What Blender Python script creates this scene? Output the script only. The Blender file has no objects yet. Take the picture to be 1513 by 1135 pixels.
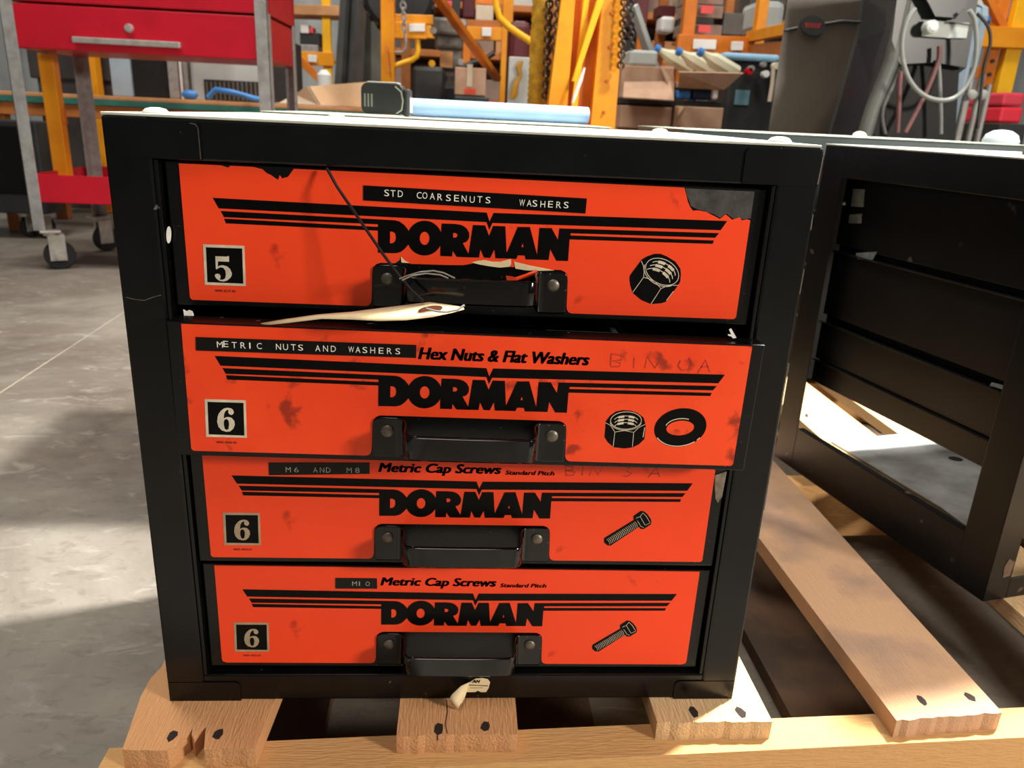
import bpy, bmesh, math, random
from mathutils import Vector, Matrix
from mathutils.geometry import tessellate_polygon

# ---------------------------------------------------------------- camera, light, exposure
C = bpy.context.scene
col = C.collection
random.seed(4)
CAM = Vector((-.008, -.5908, .5126)); CROT = (1.2406, -.0456, -.0585); FPX = 1157.0
cd = bpy.data.cameras.new('camera'); cam = bpy.data.objects.new('camera', cd); col.objects.link(cam)
cam.location = CAM; cam.rotation_euler = CROT
cd.sensor_fit = 'HORIZONTAL'; cd.sensor_width = 36; cd.lens = FPX / 1513 * 36; cd.clip_start = .02; cd.clip_end = 60
cd.dof.use_dof = True; cd.dof.focus_distance = .60; cd.dof.aperture_fstop = 13
C.camera = cam
w = bpy.data.worlds.new('world'); C.world = w; w.use_nodes = True
w.node_tree.nodes['Background'].inputs[0].default_value = (.86, .93, 1, 1)
w.node_tree.nodes['Background'].inputs[1].default_value = .14

def area(name, loc, target, size, power, color, sy=None):
    l = bpy.data.lights.new(name, 'AREA'); l.energy = power; l.color = color; l.size = size
    if sy: l.shape = 'RECTANGLE'; l.size_y = sy
    o = bpy.data.objects.new(name, l); col.objects.link(o); o.location = loc
    o.rotation_euler = (Vector(target) - Vector(loc)).to_track_quat('-Z', 'Y').to_euler(); return o
area('bay_and_fill_lamp', (1.75, 1.05, 2.95), (.35, 0, 0), .20, 150, (1, .99, .93)).data.spread = math.radians(95)
area('bay_and_fill_lamp', (2.75, -1.75, 1.35), (0, 0, .25), .38, 112, (1, .91, .80))
area('bay_and_fill_lamp', (-.2, -1.3, 3.4), (0, 0, 0), 1.0, 34, (1, .93, .84))  # soft overhead fill, added to brighten the pallet wood
area('bay_and_fill_lamp', (-1.4, 1.3, 4.7), (-1.2, 3.8, 0), 1.2, 165, (1, .96, .88))  # added lamp, brightens the camera-side faces of the left background
area('bay_and_fill_lamp', (1.6, 1.9, 4.7), (1.5, 4.2, 0), 1.2, 125, (1, .96, .88))  # added lamp, does the same for the right background
area('bay_and_fill_lamp', (.5, 5.3, 4.7), (.4, 6, 0), 1.2, 110, (1, .95, .86))  # unseen lamp added over the far background to lift its brightness
vs = C.view_settings; vs.view_transform = 'Standard'; vs.look = 'None'; vs.exposure = 0; vs.gamma = 1; vs.use_curve_mapping = False

# ---------------------------------------------------------------- helpers
def ray(px, py):
    return cam_mat @ Vector(((px - 756.5) / FPX, -(py - 567.5) / FPX, -1))
from mathutils import Euler
cam_mat = Euler(CROT, 'XYZ').to_matrix()
def P(px, py, Y):                 # point of the world at depth Y that a picture point shows
    d = ray(px, py); return CAM + d * ((Y - CAM.y) / d.y)
def PZ(px, py, z):
    d = ray(px, py); return CAM + d * ((z - CAM.z) / d.z)

def lin(c):
    return tuple((v / 12.92 if v <= .04045 else ((v + .055) / 1.055) ** 2.4) for v in [x / 255 for x in c])
MATS = {}
def mat(name, rgb, rough=.5, metal=0, var=.12, scale=12, bump=.05, spec=.5, stretch=(1, 1, 1), rgb2=None, coat=0, speck=None):
    """procedural paint / metal / card: base colour broken up by noise, fine relief."""
    if name in MATS: return MATS[name]
    m = bpy.data.materials.new(name); m.use_nodes = True; nt = m.node_tree; b = nt.nodes['Principled BSDF']
    tc = nt.nodes.new('ShaderNodeTexCoord'); mp = nt.nodes.new('ShaderNodeMapping'); mp.inputs['Scale'].default_value = stretch
    nt.links.new(tc.outputs['Object'], mp.inputs[0])
    n = nt.nodes.new('ShaderNodeTexNoise'); n.inputs['Scale'].default_value = scale; n.inputs['Detail'].default_value = 7; n.inputs['Roughness'].default_value = .62
    nt.links.new(mp.outputs[0], n.inputs['Vector'])
    r = nt.nodes.new('ShaderNodeValToRGB'); c = lin(rgb)
    a = lin(rgb2) if rgb2 else tuple(v * (1 - var * 2.2) for v in c); z = c if rgb2 else tuple(min(1, v * (1 + var)) for v in c)
    r.color_ramp.elements[0].position = .3; r.color_ramp.elements[0].color = (*[max(0, v) for v in a], 1)
    r.color_ramp.elements[1].position = .62; r.color_ramp.elements[1].color = (*z, 1)
    nt.links.new(n.outputs[0], r.inputs[0]); out = r.outputs[0]
    if speck:
        n2 = nt.nodes.new('ShaderNodeTexNoise'); n2.inputs['Scale'].default_value = speck[1]; n2.inputs['Detail'].default_value = 4
        nt.links.new(mp.outputs[0], n2.inputs['Vector'])
        r2 = nt.nodes.new('ShaderNodeValToRGB'); r2.color_ramp.elements[0].position = speck[2]; r2.color_ramp.elements[0].color = (0, 0, 0, 1)
        r2.color_ramp.elements[1].position = speck[2] + speck[3]; r2.color_ramp.elements[1].color = (speck[4],) * 3 + (1,)
        nt.links.new(n2.outputs[0], r2.inputs[0])
        mx = nt.nodes.new('ShaderNodeMix'); mx.data_type = 'RGBA'; nt.links.new(r2.outputs[0], mx.inputs[0]); nt.links.new(out, mx.inputs[6])
        mx.inputs[7].default_value = (*lin(speck[0]), 1); out = mx.outputs[2]
    nt.links.new(out, b.inputs['Base Color'])
    b.inputs['Roughness'].default_value = rough; b.inputs['Metallic'].default_value = metal; b.inputs['Specular IOR Level'].default_value = spec
    b.inputs['Coat Weight'].default_value = coat; b.inputs['Coat Roughness'].default_value = .15
    if bump:
        bp = nt.nodes.new('ShaderNodeBump'); bp.inputs['Strength'].default_value = bump; bp.inputs['Distance'].default_value = .002
        nt.links.new(n.outputs[0], bp.inputs['Height']); nt.links.new(bp.outputs[0], b.inputs['Normal'])
    MATS[name] = m; return m

def wood(name, c1, c2, rough=.8, fine=190, stretch=(1, .06, 1), bump=1, dirt=None):
    if name in MATS: return MATS[name]
    m = bpy.data.materials.new(name); m.use_nodes = True; nt = m.node_tree; b = nt.nodes['Principled BSDF']; L = nt.links.new
    tc = nt.nodes.new('ShaderNodeTexCoord'); mp = nt.nodes.new('ShaderNodeMapping'); mp.inputs['Scale'].default_value = stretch; L(tc.outputs['Object'], mp.inputs[0])
    big = nt.nodes.new('ShaderNodeTexNoise'); big.inputs['Scale'].default_value = 22; big.inputs['Detail'].default_value = 6; big.inputs['Distortion'].default_value = 1.2; L(mp.outputs[0], big.inputs['Vector'])
    fi = nt.nodes.new('ShaderNodeTexNoise'); fi.inputs['Scale'].default_value = fine; fi.inputs['Detail'].default_value = 8; fi.inputs['Roughness'].default_value = .75; L(mp.outputs[0], fi.inputs['Vector'])
    saw = nt.nodes.new('ShaderNodeTexNoise'); saw.inputs['Scale'].default_value = 520; saw.inputs['Detail'].default_value = 4
    mp2 = nt.nodes.new('ShaderNodeMapping'); mp2.inputs['Scale'].default_value = tuple(.9 if v == 1 else .16 for v in stretch); L(tc.outputs['Object'], mp2.inputs[0]); L(mp2.outputs[0], saw.inputs['Vector'])
    r = nt.nodes.new('ShaderNodeValToRGB'); r.color_ramp.elements[0].position = .41; r.color_ramp.elements[0].color = (*lin(c2), 1)
    r.color_ramp.elements[1].position = .57; r.color_ramp.elements[1].color = (*lin(c1), 1)
    ad = nt.nodes.new('ShaderNodeMath'); ad.operation = 'ADD'; sc = nt.nodes.new('ShaderNodeMath'); sc.operation = 'MULTIPLY'; sc.inputs[1].default_value = .14; sc2 = nt.nodes.new('ShaderNodeMath'); sc2.operation = 'MULTIPLY'; sc2.inputs[1].default_value = .45
    L(big.outputs[0], sc.inputs[0]); L(fi.outputs[0], sc2.inputs[0]); L(sc.outputs[0], ad.inputs[0]); L(sc2.outputs[0], ad.inputs[1]); L(ad.outputs[0], r.inputs[0]); out = r.outputs[0]
    if dirt:
        n2 = nt.nodes.new('ShaderNodeTexNoise'); n2.inputs['Scale'].default_value = 9; n2.inputs['Detail'].default_value = 5; L(tc.outputs['Object'], n2.inputs['Vector'])
        r2 = nt.nodes.new('ShaderNodeValToRGB'); r2.color_ramp.elements[0].position = .45; r2.color_ramp.elements[1].position = .62; L(n2.outputs[0], r2.inputs[0])
        mx = nt.nodes.new('ShaderNodeMix'); mx.data_type = 'RGBA'; L(r2.outputs[0], mx.inputs[0]); L(out, mx.inputs[6]); mx.inputs[7].default_value = (*lin(dirt), 1); out = mx.outputs[2]
    L(out, b.inputs['Base Color']); b.inputs['Roughness'].default_value = rough; b.inputs['Specular IOR Level'].default_value = .25
    bp = nt.nodes.new('ShaderNodeBump'); bp.inputs['Strength'].default_value = bump; bp.inputs['Distance'].default_value = .0016
    ad2 = nt.nodes.new('ShaderNodeMath'); ad2.operation = 'ADD'; L(saw.outputs[0], ad2.inputs[0]); L(fi.outputs[0], ad2.inputs[1]); L(ad2.outputs[0], bp.inputs['Height']); L(bp.outputs[0], b.inputs['Normal'])
    MATS[name] = m; return m

class MB:
    def __init__(s): s.b = bmesh.new()
    def box(s, lo, hi, bev=0, M=None, seg=2):
        lo, hi = Vector(lo), Vector(hi); t = bmesh.new(); bmesh.ops.create_cube(t, size=1)
        bmesh.ops.scale(t, vec=[abs(v) for v in (hi - lo)], verts=t.verts); bmesh.ops.translate(t, vec=(lo + hi) / 2, verts=t.verts)
        if bev: bmesh.ops.bevel(t, geom=t.edges[:], offset=bev, segments=seg, affect='EDGES', profile=.5)
        return s.add(t, M)
    def add(s, t, M=None):
        if M is not None: bmesh.ops.transform(t, matrix=M, verts=t.verts)
        me = bpy.data.meshes.new('tmp'); t.to_mesh(me); t.free(); s.b.from_mesh(me); bpy.data.meshes.remove(me); return s
    def bar(s, a, b, w, d, bev=.001, roll=0):      # rectangular bar from a to b
        a, b = Vector(a), Vector(b); v = b - a; q = v.to_track_quat('Z', 'Y').to_matrix().to_4x4()
        return s.box((-w / 2, -d / 2, 0), (w / 2, d / 2, v.length), bev, Matrix.Translation(a) @ q @ Matrix.Rotation(roll, 4, 'Z'))
    def cyl(s, a, b, r, r2=None, seg=16, bev=0):
        a, b = Vector(a), Vector(b); v = b - a; t = bmesh.new()
        bmesh.ops.create_cone(t, cap_ends=True, segments=seg, radius1=r, radius2=r if r2 is None else r2, depth=v.length)
        if bev: bmesh.ops.bevel(t, geom=[e for e in t.edges if abs(e.verts[0].co.z - e.verts[1].co.z) < 1e-6], offset=bev, segments=2, affect='EDGES')
        bmesh.ops.translate(t, vec=(0, 0, v.length / 2), verts=t.verts)
        return s.add(t, Matrix.Translation(a) @ v.to_track_quat('Z', 'Y').to_matrix().to_4x4())
    def tube(s, pts, r, seg=8, closed=False, rr=None):
        pts = [Vector(p) for p in pts]; n = len(pts); rings = []; up = None
        for i, p in enumerate(pts):
            t = (pts[(i + 1) % n] - pts[i - 1]) if (closed or 0 < i < n - 1) else (pts[1] - pts[0] if i == 0 else pts[-1] - pts[-2])
            t.normalize()
            if up is None: up = t.orthogonal().normalized()
            up = (up - t * up.dot(t)).normalized(); w_ = t.cross(up); R_ = rr[i] if rr else r
            rings.append([s.b.verts.new(p + (up * math.cos(k * 2 * math.pi / seg) + w_ * math.sin(k * 2 * math.pi / seg)) * R_) for k in range(seg)])
        for i in range(n if closed else n - 1):
            A, B = rings[i], rings[(i + 1) % n]
            for k in range(seg): s.b.faces.new((A[k], A[(k + 1) % seg], B[(k + 1) % seg], B[k]))
        if not closed: s.b.faces.new(rings[0][::-1]); s.b.faces.new(rings[-1])
        return s
    def prism(s, outline, f0, f1, holes=()):       # polygon (list of 2D points) mapped by f0 (front) and f1 (back)
        polys = [outline] + list(holes); flat = [p for q in polys for p in q]
        tr = tessellate_polygon([[Vector((x, y, 0)) for x, y in q] for q in polys])
        A = [s.b.verts.new(f0(*p)) for p in flat]; B = [s.b.verts.new(f1(*p)) for p in flat] if f1 else None
        for t in tr:
            try: s.b.faces.new([A[i] for i in t])
            except ValueError: pass
            if B:
                try: s.b.faces.new([B[i] for i in reversed(t)])
                except ValueError: pass
        if B:
            o = 0
            for q in polys:
                n = len(q)
                for i in range(n):
                    j = (i + 1) % n
                    try: s.b.faces.new((A[o + i], A[o + j], B[o + j], B[o + i]))
                    except ValueError: pass
                o += n
        return s
    def sphere(s, c, r, sc=(1, 1, 1), u=16, v=10):
        t = bmesh.new(); bmesh.ops.create_uvsphere(t, u_segments=u, v_segments=v, radius=r); bmesh.ops.scale(t, vec=sc, verts=t.verts); bmesh.ops.translate(t, vec=c, verts=t.verts); return s.add(t)
    def lathe(s, prof, seg=24, M=None):
        t = bmesh.new(); rings = [[t.verts.new((r * math.cos(k * 2 * math.pi / seg), r * math.sin(k * 2 * math.pi / seg), z)) for k in range(seg)] for r, z in prof]
        for A, B in zip(rings, rings[1:]):
            for k in range(seg): t.faces.new((A[k], A[(k + 1) % seg], B[(k + 1) % seg], B[k]))
        t.faces.new(rings[0][::-1]); t.faces.new(rings[-1]); return s.add(t, M)

def obj(name, mb, m, parent=None, smooth=False, local=False, label=None):
    b = mb.b
    bmesh.ops.recalc_face_normals(b, faces=b.faces)
    me = bpy.data.meshes.new(name); b.to_mesh(me); b.free(); me.materials.append(m)
    o = bpy.data.objects.new(name, me); col.objects.link(o)
    if parent:
        if not local: me.transform(wm(parent).inverted())
        o.parent = parent
    if smooth:
        me.shade_smooth(); me.set_sharp_from_angle(angle=math.radians(38))
    if label: o['label'] = label
    return o
def wm(o):
    m = o.matrix_basis.copy() if True else None
    return wm(o.parent) @ m if o.parent else m
def thing(name, label, cat, loc=(0, 0, 0), rz=0, group=None):
    o = bpy.data.objects.new(name, None); col.objects.link(o); o.location = loc; o.rotation_euler = (0, 0, rz); o.empty_display_size = .05
    return tag(o, label, cat, group)
def tag(o, label, cat, group=None, kind=None):
    o['label'] = label; o['category'] = cat
    if group: o['group'] = group
    if kind: o['kind'] = kind
    return o
def struct(name, mb, m):
    o = obj(name, mb, m); o['kind'] = 'structure'; return o
def copy_tree(o, parent=None):
    c = o.copy(); col.objects.link(c); c.parent = parent
    for ch in [x for x in bpy.data.objects if x.parent == o]: copy_tree(ch, c)
    return c
_txt = {}
def text2d(s, bold=0, shear=0, spacing=1):
    """glyph outlines of a line of text as flat triangles, normalised to x 0..1, z 0..1"""
    key = (s, bold, shear, spacing)
    if key in _txt: return _txt[key]
    cu = bpy.data.curves.new('t', 'FONT'); cu.body = s; cu.offset = bold; cu.shear = shear; cu.space_character = spacing; cu.resolution_u = 3
    o = bpy.data.objects.new('t', cu); col.objects.link(o)
    dg = bpy.context.evaluated_depsgraph_get(); me = bpy.data.meshes.new_from_object(o.evaluated_get(dg))
    vs_ = [(v.co.x, v.co.y) for v in me.vertices]; fs = [tuple(p.vertices) for p in me.polygons]
    bpy.data.objects.remove(o); bpy.data.curves.remove(cu); bpy.data.meshes.remove(me)
    x0 = min(v[0] for v in vs_); x1 = max(v[0] for v in vs_); y0 = min(v[1] for v in vs_); y1 = max(v[1] for v in vs_)
    r = ([((x - x0) / (x1 - x0), (y - y0) / (y1 - y0)) for x, y in vs_], fs, (x1 - x0) / (y1 - y0)); _txt[key] = r; return r
def put_text(mb, s, f, x0, z0, x1, z1, dup=0, **k):       # f maps (x, z) of the print to a 3D point; dup: stroke thickened by this much
    if dup:
        for i in range(4):
            for j in (0, 1): put_text(mb, s, f, x0 + dup * i / 3, z0 + dup * .35 * j, x1 - dup + dup * i / 3, z1 - dup * .35 * (1 - j), **k)
        return
    v, fs, _ = text2d(s, **k); V = [mb.b.verts.new(f(x0 + (x1 - x0) * a, z0 + (z1 - z0) * b)) for a, b in v]
    for q in fs:
        try: mb.b.faces.new([V[i] for i in q])
        except ValueError: pass
def stroke(mb, pts, w_, f, closed=False):
    pts = [Vector((a, b)) for a, b in pts]; n = len(pts); L_, R_ = [], []
    for i in range(n):
        a = pts[i - 1] if (i or closed) else pts[i]; b = pts[(i + 1) % n] if (i < n - 1 or closed) else pts[i]
        d = b - a
        if d.length < 1e-9: d = Vector((1, 0))
        d.normalize(); nn = Vector((-d.y, d.x)) * w_ / 2
        L_.append(mb.b.verts.new(f(*(pts[i] + nn)))); R_.append(mb.b.verts.new(f(*(pts[i] - nn))))
    for i in range(n if closed else n - 1):
        j = (i + 1) % n; mb.b.faces.new((L_[i], L_[j], R_[j], R_[i]))
def ell(cx, cz, ax, bx, n=28, a0=0, a1=360):      # ellipse from centre and two half-axis vectors
    return [(cx + ax[0] * math.cos(t) + bx[0] * math.sin(t), cz + ax[1] * math.cos(t) + bx[1] * math.sin(t)) for t in [math.radians(a0 + (a1 - a0) * i / (n if a1 - a0 == 360 else n - 1)) for i in range(n)]]
# print artwork of the drawer fronts, hundredths of a millimetre from the middle of the bottom edge
ART = {
 'stripe1': [[-18992,8029],[1020,7852],[1266,7194],[1535,7849],[19420,8029],[19013,7312],[1481,7105],[1266,6579],[1045,7146],[-18619,7291]],
 's2L': [[-18490,7106],[-7030,7001],[-7033,6634],[-18282,6671]],
 's3L': [[-18275,6560],[-7035,6441],[-7038,6163],[-18176,6224]],
 's2R': [[6568,6915],[18920,7086],[18662,6720],[7452,6589],[6591,6557]],
 's3R': [[7391,6423],[18598,6511],[18525,6246],[7412,6121]],
 'D': [[-7045,7001],[-5769,6985],[-5443,6907],[-5092,6664],[-4814,6326],[-4687,5981],[-4686,5548],[-4812,5191],[-5065,4882],[-5344,4643],[-5649,4550],[-5827,4527],[-7070,4511]],
 'Dh': [[-6159,6142],[-5948,6139],[-5772,6021],[-5707,5727],[-5774,5427],[-5951,5275],[-6163,5256]],
 'O': [[-2272,5804],[-2288,5576],[-2344,5354],[-2437,5143],[-2565,4950],[-2725,4782],[-2911,4643],[-3117,4538],[-3337,4471],[-3565,4443],[-3793,4455],[-4014,4507],[-4222,4597],[-4410,4722],[-4571,4879],[-4702,5061],[-4799,5265],[-4858,5483],[-4879,5709],[-4859,5936],[-4801,6156],[-4706,6365],[-4577,6554],[-4419,6719],[-4234,6855],[-4031,6957],[-3813,7024],[-3589,7052],[-3364,7041],[-3145,6991],[-2939,6904],[-2752,6782],[-2590,6628],[-2457,6448],[-2358,6247],[-2295,6030]],
 'Oh': [[-3206,5754],[-3227,5582],[-3289,5430],[-3385,5315],[-3504,5251],[-3631,5246],[-3751,5302],[-3849,5410],[-3914,5558],[-3937,5727],[-3916,5898],[-3854,6050],[-3758,6164],[-3639,6227],[-3513,6232],[-3394,6178],[-3295,6070],[-3230,5923]],
 'R': [[-2320,6902],[-1358,6911],[-901,6864],[-644,6766],[-411,6581],[-250,6306],[-217,6037],[-287,5790],[-436,5605],[-689,5503],[-259,4752],[-96,4443],[-1126,4446],[-1444,4902],[-1470,4461],[-2368,4457],[-2385,5523]],
 'Rh': [[-1446,6235],[-1268,6242],[-1129,6166],[-1101,6059],[-1159,5937],[-1285,5889],[-1438,5894]],
 'M': [[21,6889],[944,6895],[1271,6129],[1543,6889],[2470,6895],[2652,4953],[2806,4841],[2711,4472],[1827,4453],[1719,5125],[1429,4468],[955,4470],[660,5088],[570,4456],[-348,4447],[-220,4793]],
 'A': [[3400,6889],[4329,6924],[4958,4976],[5055,4743],[4986,4474],[4153,4463],[4055,4755],[3529,4749],[3420,4467],[2656,4470],[2588,4774],[2715,5014]],
 'Ah': [[3842,5699],[3764,5386],[3940,5392]],
 'N': [[5045,6893],[5979,6911],[6518,6059],[6568,6915],[7440,6925],[7463,6589],[7412,6121],[7414,4470],[6504,4456],[5983,5307],[5905,4477],[4931,4473],[4999,4741]],
 'badge': [[-19943,4607],[-16937,4617],[-17003,1567],[-20030,1549]],
 'badgein': [[-19752,4399],[-17102,4415],[-17175,1743],[-19832,1757]],
 'six': [[-18330,3978],[-18569,3911],[-18798,3725],[-18978,3482],[-19068,3241],[-19137,2802],[-19058,2405],[-18842,2131],[-18523,2021],[-18230,2051],[-17977,2281],[-17836,2606],[-17861,2925],[-18043,3177],[-18292,3240],[-18475,3202],[-18634,3097],[-18583,3456],[-18476,3697],[-18323,3821],[-18236,3777],[-18272,3625],[-18203,3469],[-18045,3403],[-17914,3479],[-17849,3640],[-17908,3836],[-18061,3956]],
 'sixh': [[-18431,3065],[-18326,3008],[-18274,2871],[-18262,2632],[-18324,2269],[-18476,2164],[-18597,2260],[-18649,2539],[-18644,2858],[-18580,3000]],
 'five': [[-19105,4007],[-18301,4007],[-18100,4063],[-18115,3625],[-18936,3626],[-18973,3233],[-18807,3319],[-18577,3349],[-18278,3265],[-18081,3078],[-17969,2768],[-18002,2569],[-18109,2405],[-18354,2196],[-18628,2112],[-18931,2150],[-19148,2318],[-19248,2511],[-19201,2632],[-19044,2698],[-18893,2666],[-18819,2531],[-18839,2372],[-18903,2270],[-18810,2235],[-18656,2253],[-18496,2348],[-18419,2629],[-18451,2982],[-18591,3152],[-18779,3183],[-18936,3117],[-19058,3013],[-19132,3049]],
 'nut1': [[12316,3786],[13121,5062],[13476,5307],[14042,5542],[14545,5566],[15073,5383],[15794,4999],[16238,4473],[16330,4055],[16356,3461],[16183,3112],[15424,1830],[15052,1684],[14244,1584],[13441,1873],[12681,2420],[12430,3028],[12327,3448]],
 'nut1l': [[13098,4956],[13321,4548],[13410,4090],[13408,3688],[12677,2463]],
 'nut1l2': [[13408,3688],[13821,3601],[14356,3371],[14881,2861],[14223,1583]],
 'nut1l3': [[14881,2861],[15329,3073],[15748,3156],[16241,3166]],
 'nut2': [[10547,2539],[10526,3857],[10814,4345],[11262,4710],[11790,4836],[12393,4813],[12951,4642],[13470,4277],[13712,3677],[13746,2448],[13336,1978],[12873,1714],[12211,1602],[11350,1686],[10825,2126]],
 'nut2l': [[10505,3748],[10946,3519],[11325,2985],[11316,1717]],
 'nut2l2': [[11325,2985],[12068,3138],[12821,3002],[12855,1766]],
 'nut2l3': [[12821,3002],[13191,3434],[13677,3727]],
 'bolthead': [[14731,4951],[15202,5330],[15480,5294],[15821,5022],[16164,4553],[16254,4250],[16218,4030],[15654,3578],[15378,3572],[15180,3786],[14633,4558],[14607,4818]],
 'boltshaft': [[14700,4473],[15199,3787],[12890,1901],[12571,1938],[12271,2220],[12238,2617],[12383,2753]],
}
ART = {k: [(x / 1e5, z / 1e5) for x, z in v] for k, v in ART.items()}
# ---------------------------------------------------------------- materials
M_black = mat('black_enamel', (8, 9, 9), .26, 0, .25, 30, .03, .32, speck=((120, 118, 110), 90, .71, .03, .5))
M_blackin = mat('black_enamel_inside', (8, 8, 8), .5, 0, .2, 20, .03, .25)
M_gloss = mat('black_gloss_handle', (3, 3, 4), .10, 0, .2, 30, .02, .42, speck=((110, 100, 92), 160, .74, .03, .5))
M_glare = mat('glare_top', (196, 198, 182), .45, 0, .1, 14, .03, .5, rgb2=(150, 155, 142))  # pale colour paints the grazing glare on the black cabinet tops
M_rack = mat('rack_black', (15, 14, 14), .38, 0, .25, 14, .05, .35, speck=((105, 90, 80), 30, .70, .04, .5))
M_orange = mat('orange_decal', (238, 68, 28), .38, 0, .03, 5, .012, .3, speck=((150, 34, 12), 38, .66, .1, .75))
M_orange_d = mat('orange_decal_dirty', (240, 74, 30), .42, 0, .05, 8, .015, .3, rgb2=(222, 58, 20), speck=((96, 28, 14), 40, .605, .08, .7))
M_ink = mat('black_ink', (5, 5, 5), .35, 0, .3, 60, 0, .12)
M_redink = mat('dark_red_ink', (95, 16, 8), .5, 0, .1, 60, 0)
M_marker = mat('worn_marker', (150, 34, 18), .5, 0, .3, 60, 0, rgb2=(205, 52, 22))
M_tape = mat('label_tape_plastic', (5, 5, 5), .22, 0, .1, 60, 0, .25)
M_emb = mat('embossed_white', (232, 228, 215), .5, 0, .1, 400, 0)
M_embw = mat('embossed_worn', (150, 146, 136), .5, 0, .2, 400, 0)
M_cream = mat('aluminium_print', (214, 204, 180), .35, .2, .12, 60, 0)
M_creamd = mat('aluminium_print_worn', (170, 150, 122), .35, .2, .12, 60, 0)
M_beige = mat('beige_ink', (205, 195, 160), .5, 0, .1, 60, 0)
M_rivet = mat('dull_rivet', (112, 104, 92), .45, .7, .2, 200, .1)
M_paper = mat('cream_card', (226, 205, 160), .7, 0, .06, 40, .05)
M_white = mat('torn_and_light_white', (240, 236, 225), .7, 0, .05, 60, .02)
M_string = mat('black_cord', (22, 20, 20), .35, 0, .2, 300, .1)
M_eye = mat('brown_eyelet', (126, 70, 50), .5, 0, .1, 50, 0)
W_deck = wood('pine_deck', (244, 204, 158), (206, 152, 104))
W_deck2 = wood('pine_deck_pink', (216, 180, 146), (190, 150, 116), bump=.5, dirt=(158, 128, 108))
W_pale = wood('pine_pale', (238, 212, 172), (212, 176, 130))
W_string = wood('pine_stringer', (236, 196, 140), (208, 160, 104), stretch=(.06, 1, 1))
W_dark = wood('grey_weathered_board', (140, 108, 84), (92, 70, 54), bump=.3, dirt=(62, 52, 44))
M_hole = mat('nail_hole_dark', (34, 20, 12), .9, 0, .2, 200, 0)
M_steel = mat('worn_steel_plate', (190, 192, 192), .35, .3, .2, 10, .06, rgb2=(128, 126, 120))

# ---------------------------------------------------------------- the setting
FZ = -.13
def concrete():
    m = bpy.data.materials.new('concrete'); m.use_nodes = True; nt = m.node_tree; b = nt.nodes['Principled BSDF']; L = nt.links.new
    tc = nt.nodes.new('ShaderNodeTexCoord')
    def noise(s, d, ro=.6, dist=0, st=(1, 1, 1)):
        mp = nt.nodes.new('ShaderNodeMapping'); mp.inputs['Scale'].default_value = st; L(tc.outputs['Object'], mp.inputs[0])
        n = nt.nodes.new('ShaderNodeTexNoise'); n.inputs['Scale'].default_value = s; n.inputs['Detail'].default_value = d; n.inputs['Roughness'].default_value = ro; n.inputs['Distortion'].default_value = dist; L(mp.outputs[0], n.inputs['Vector']); return n
    def ramp(src, p0, c0, p1, c1):
        r = nt.nodes.new('ShaderNodeValToRGB'); r.color_ramp.elements[0].position = p0; r.color_ramp.elements[0].color = (*lin(c0), 1); r.color_ramp.elements[1].position = p1; r.color_ramp.elements[1].color = (*lin(c1), 1); L(src, r.inputs[0]); return r
    def mixc(f, a, c2, mode='MIX'):
        mx = nt.nodes.new('ShaderNodeMix'); mx.data_type = 'RGBA'; mx.blend_type = mode; L(f, mx.inputs[0]); L(a, mx.inputs[6])
        if isinstance(c2, tuple): mx.inputs[7].default_value = (*lin(c2), 1)
        else: L(c2, mx.inputs[7])
        return mx.outputs[2]
    base = ramp(noise(1.6, 9, .68, .6).outputs[0], .36, (92, 82, 73), .62, (134, 127, 116)).outputs[0]
    pit = ramp(noise(34, 6, .6, .8, (1, 1.8, 1)).outputs[0], .55, (0, 0, 0), .66, (150, 150, 150)).outputs[0]
    c = mixc(pit, base, (84, 74, 66))
    st = ramp(noise(1.1, 3, .5, .3, (.5, 2.2, 1)).outputs[0], .56, (0, 0, 0), .66, (190, 190, 190)).outputs[0]
    c = mixc(st, c, (104, 90, 80))
    lp = ramp(noise(9, 7, .7, 1.5, (1, 2.4, 1)).outputs[0], .56, (0, 0, 0), .66, (150, 150, 150)).outputs[0]
    c = mixc(lp, c, (176, 172, 160))
    L(c, b.inputs['Base Color']); b.inputs['Roughness'].default_value = .55; b.inputs['Specular IOR Level'].default_value = .35
    bp = nt.nodes.new('ShaderNodeBump'); bp.inputs['Strength'].default_value = .35; bp.inputs['Distance'].default_value = .004; L(noise(40, 8, .7).outputs[0], bp.inputs['Height']); L(bp.outputs[0], b.inputs['Normal'])
    return m
# floor slabs: a sawn joint runs between them where the photograph shows the line on the left
j0, j1 = PZ(0, 580, FZ), PZ(215, 440, FZ); dj = (j1 - j0).normalized(); nj = Vector((-dj.y, dj.x, 0))
A_, B_ = j0 - dj * 8, j0 + dj * 14
mc = concrete()
floor = bpy.data.objects.new('floor', None); col.objects.link(floor); floor['kind'] = 'structure'
for s in (1, -1):
    m_ = MB(); q = [A_ + nj * .002 * s, B_ + nj * .002 * s, B_ + nj * 14 * s, A_ + nj * 14 * s]
    m_.prism([(v.x, v.y) for v in q], lambda x, y: (x, y, FZ), lambda x, y: (x, y, FZ - .1)); obj('slab', m_, mc, floor)
m_ = MB(); m_.prism([((A_ + nj * .004).x, (A_ + nj * .004).y), ((B_ + nj * .004).x, (B_ + nj * .004).y), ((B_ - nj * .004).x, (B_ - nj * .004).y), ((A_ - nj * .004).x, (A_ - nj * .004).y)], lambda x, y: (x, y, FZ - .0012), lambda x, y: (x, y, FZ - .02)); obj('joint_filler', m_, mat('joint_sand', (178, 168, 150), .9), floor)
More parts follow.
